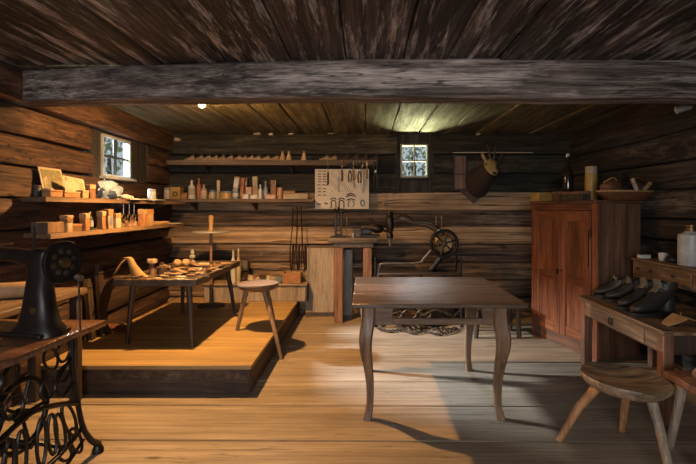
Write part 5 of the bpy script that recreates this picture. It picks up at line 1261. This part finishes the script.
for c, a, b in ((L_(490, 162.5, 5.52), .06, .035), (L_(491, 165, 5.445), .085, .072), (L_(492, 168, 5.395), .073, .07), (L_(493.5, 171, 5.355), .052, .05), (L_(494.5, 173, 5.335), .03, .03)):
    rings.append([c+Vector((math.cos(2*PI*k/14)*a, .02*math.sin(2*PI*k/14), math.sin(2*PI*k/14)*b)) for k in range(14)])
MB().loft(rings).build('face_blaze', 'furface', t)
for s_, (ax, ay) in ((-1, (486.5, 160)), (1, (498.5, 160))):
    c = L_(ax, ay, 5.56); MB().loft([[c+Vector((s_*x+math.cos(2*PI*k/10)*w, math.sin(2*PI*k/10)*.012, zz+s_*0)) for k in range(10)] for x, zz, w in ((-.01, -.04, .014), (.015, .0, .026), (.04, .05, .022), (.055, .085, .004))]).build('ear', 'furface' if s_ < 0 else 'fur', t)
    MB().ball(L_(491.5+s_*5.5, 164.5, 5.40), .011, n=10).build('eye', 'black', t)
    c = L_(492+s_*1.5, 160, 5.54); MB().tube([c, c+Vector((s_*.015, 0, .09)), c+Vector((s_*.03, .02, .18)), c+Vector((s_*.035, .07, .215)), c+Vector((s_*.035, .10, .19))], [.016, .014, .010, .007, .003], 8, sm=4).build('horn', 'horn', t)
MB().ball(L_(494.8, 173.2, 5.31), .022, 1.1, .7, .8, 10).build('nose', 'black', t)
MB().prism([(c_[0]*.2-.14, c_[1]*.26-.06) for c_ in ((-1, 1), (1, 1), (1, -.4), (0, -1.1), (-1, -.4))], .0, .018, 'XZ', Matrix.Translation((0, -.02, -.0))).build('back_board', 'darkwood', t)
a, b = W(453.5, 190, 5.88), W(467, 155, 5.88)
t = thing('wall_picture', 'dark framed panel on the back wall left of animal head', 'picture', ((a.x+b.x)/2, YB-.06, a.z)); w, h = b.x-a.x, b.z-a.z
MB().box2((-w/2+.012, .006, .012), (w/2-.012, .02, h-.012), bev=0).build('panel', 'cabside', t)
mb = MB()
for c, s_ in (((0, 0, .007), (w, .025, .014)), ((0, 0, h-.007), (w, .025, .014)), ((-w/2+.007, 0, h/2), (.014, .025, h-.03)), ((w/2-.007, 0, h/2), (.014, .025, h-.03)), ((0, 0, h*.45), (w-.03, .02, .012))): mb.box(c, s_, bev=.003)
mb.build('frame', 'surround', t)

# small grey spotlight high on the right wall
p = W(684, 108, 3.5)
t = thing('spotlight', 'small grey spotlight high on right wall under the ceiling beam', 'spotlight', p)
MB().lathe([(0, -.05), (.022, -.05), (.026, -.04), (.026, .04), (.03, .055), (.024, .055), (.022, .04), (0, .03)], (0, 0, 0), 16, (-.85, .2, -.25)).build('lamp_housing', 'greymetal', t)
MB().tube([(0, 0, .02), (.02, 0, .07), (XR-.01-p.x, 0, .09)], .007, 8, sm=3).build('bracket', 'greymetal', t)

# ---------------------------------------------------------------- ceiling lamp
LB = W(202, 104, 3.86)
t = thing('ceiling_lamp', 'bare glowing bulb hanging from the ceiling behind the beam', 'lamp', (LB.x, LB.y, LB.z))
MB().lathe([(0, 0), (.02, 0), (.045, .02), (.05, .03), (0, .03)][::1], (0, 0, ZC-LB.z-.032), 16).build('ceiling_rose', 'black', t)
MB().tube([(0, 0, .035), (0, 0, ZC-LB.z-.03)], .004, 6).build('cord', 'black', t)
MB().lathe([(0, .022), (.014, .022), (.015, .045), (0, .05)], n=12).build('socket', 'black', t)
MB().ball((0, 0, 0), .028, 1, 1, 1.1, 16).build('bulb', 'lamp', t)

# ---------------------------------------------------------------- light

LAMP, SPOT, WIN, WIN2, REAR, EXPO = 2700.0, 345.0, 1050.0, 150.0, 135.0, 0.0
for n in M['lamp'].node_tree.nodes:
    if n.type == 'BSDF_PRINCIPLED': n.inputs['Emission Strength'].default_value = LAMP
w = bpy.data.worlds.new('World'); SC.world = w; w.use_nodes = True
bg = w.node_tree.nodes['Background']; bg.inputs[0].default_value = (.80, .90, 1.0, 1); bg.inputs[1].default_value = .75
def area(name, loc, target, sx, sy, power, col, spread=PI):
    l = bpy.data.lights.new(name, 'AREA'); l.shape = 'RECTANGLE'; l.size = sx; l.size_y = sy; l.energy = power; l.color = col; l.spread = spread
    o = bpy.data.objects.new(name, l); COL.objects.link(o); o.location = loc
    o.rotation_euler = (Vector(target)-Vector(loc)).to_track_quat('-Z', 'Y').to_euler(); return o
# the lamp is a reflector bulb: most of its light goes down in a wide soft cone
l = bpy.data.lights.new('reflector_lamp_light', 'SPOT'); l.energy = SPOT; l.color = (1.0, .53, .18); l.spot_size = math.radians(152); l.spot_blend = .7; l.shadow_soft_size = .025
o = bpy.data.objects.new('reflector_lamp_light', l); COL.objects.link(o); o.location = LB-Vector((0, 0, .056))
# daylight falling through the left window, through the back window (off the grass outside) and through the opening behind the camera
area('daylight_left', (-3.35, 4.75, 2.38), (-2.45, 4.62, 1.86), .18, .18, WIN, (.88, .92, 1.0))
area('daylight_back_sky', (.62, 7.0, 2.75), (.62, 5.95, 1.95), .5, .4, 90, (.85, .92, 1.0))
area('daylight_left_sky', (-3.4, 6.2, 2.95), (-2.45, 4.5, 1.95), .7, .5, WIN*.5, (.82, .90, 1.0))
area('daylight_back', (.62, 6.55, 1.50), (.62, 5.95, 1.98), .4, .3, WIN2, (1.0, .95, .50))
area('daylight_rear', (-.4, YF-.45, 1.55), (-.2, 2.5, 1.4), 2.5, 1.2, REAR, (1.0, .95, .92))

# ---------------------------------------------------------------- camera
cam = bpy.data.cameras.new('camera'); co = bpy.data.objects.new('camera', cam); COL.objects.link(co)
cam.sensor_fit = 'HORIZONTAL'; cam.sensor_width = 36.0; cam.lens = 24.0
cam.shift_x = -17/696; cam.shift_y = -24/696; cam.clip_start = .05
co.location = (0, 0, CH); co.rotation_euler = (PI/2, 0, 0)
SC.camera = co
vs = SC.view_settings; vs.view_transform = 'Standard'; vs.look = 'None'; vs.gamma = 1.0; vs.exposure = EXPO; vs.use_curve_mapping = False
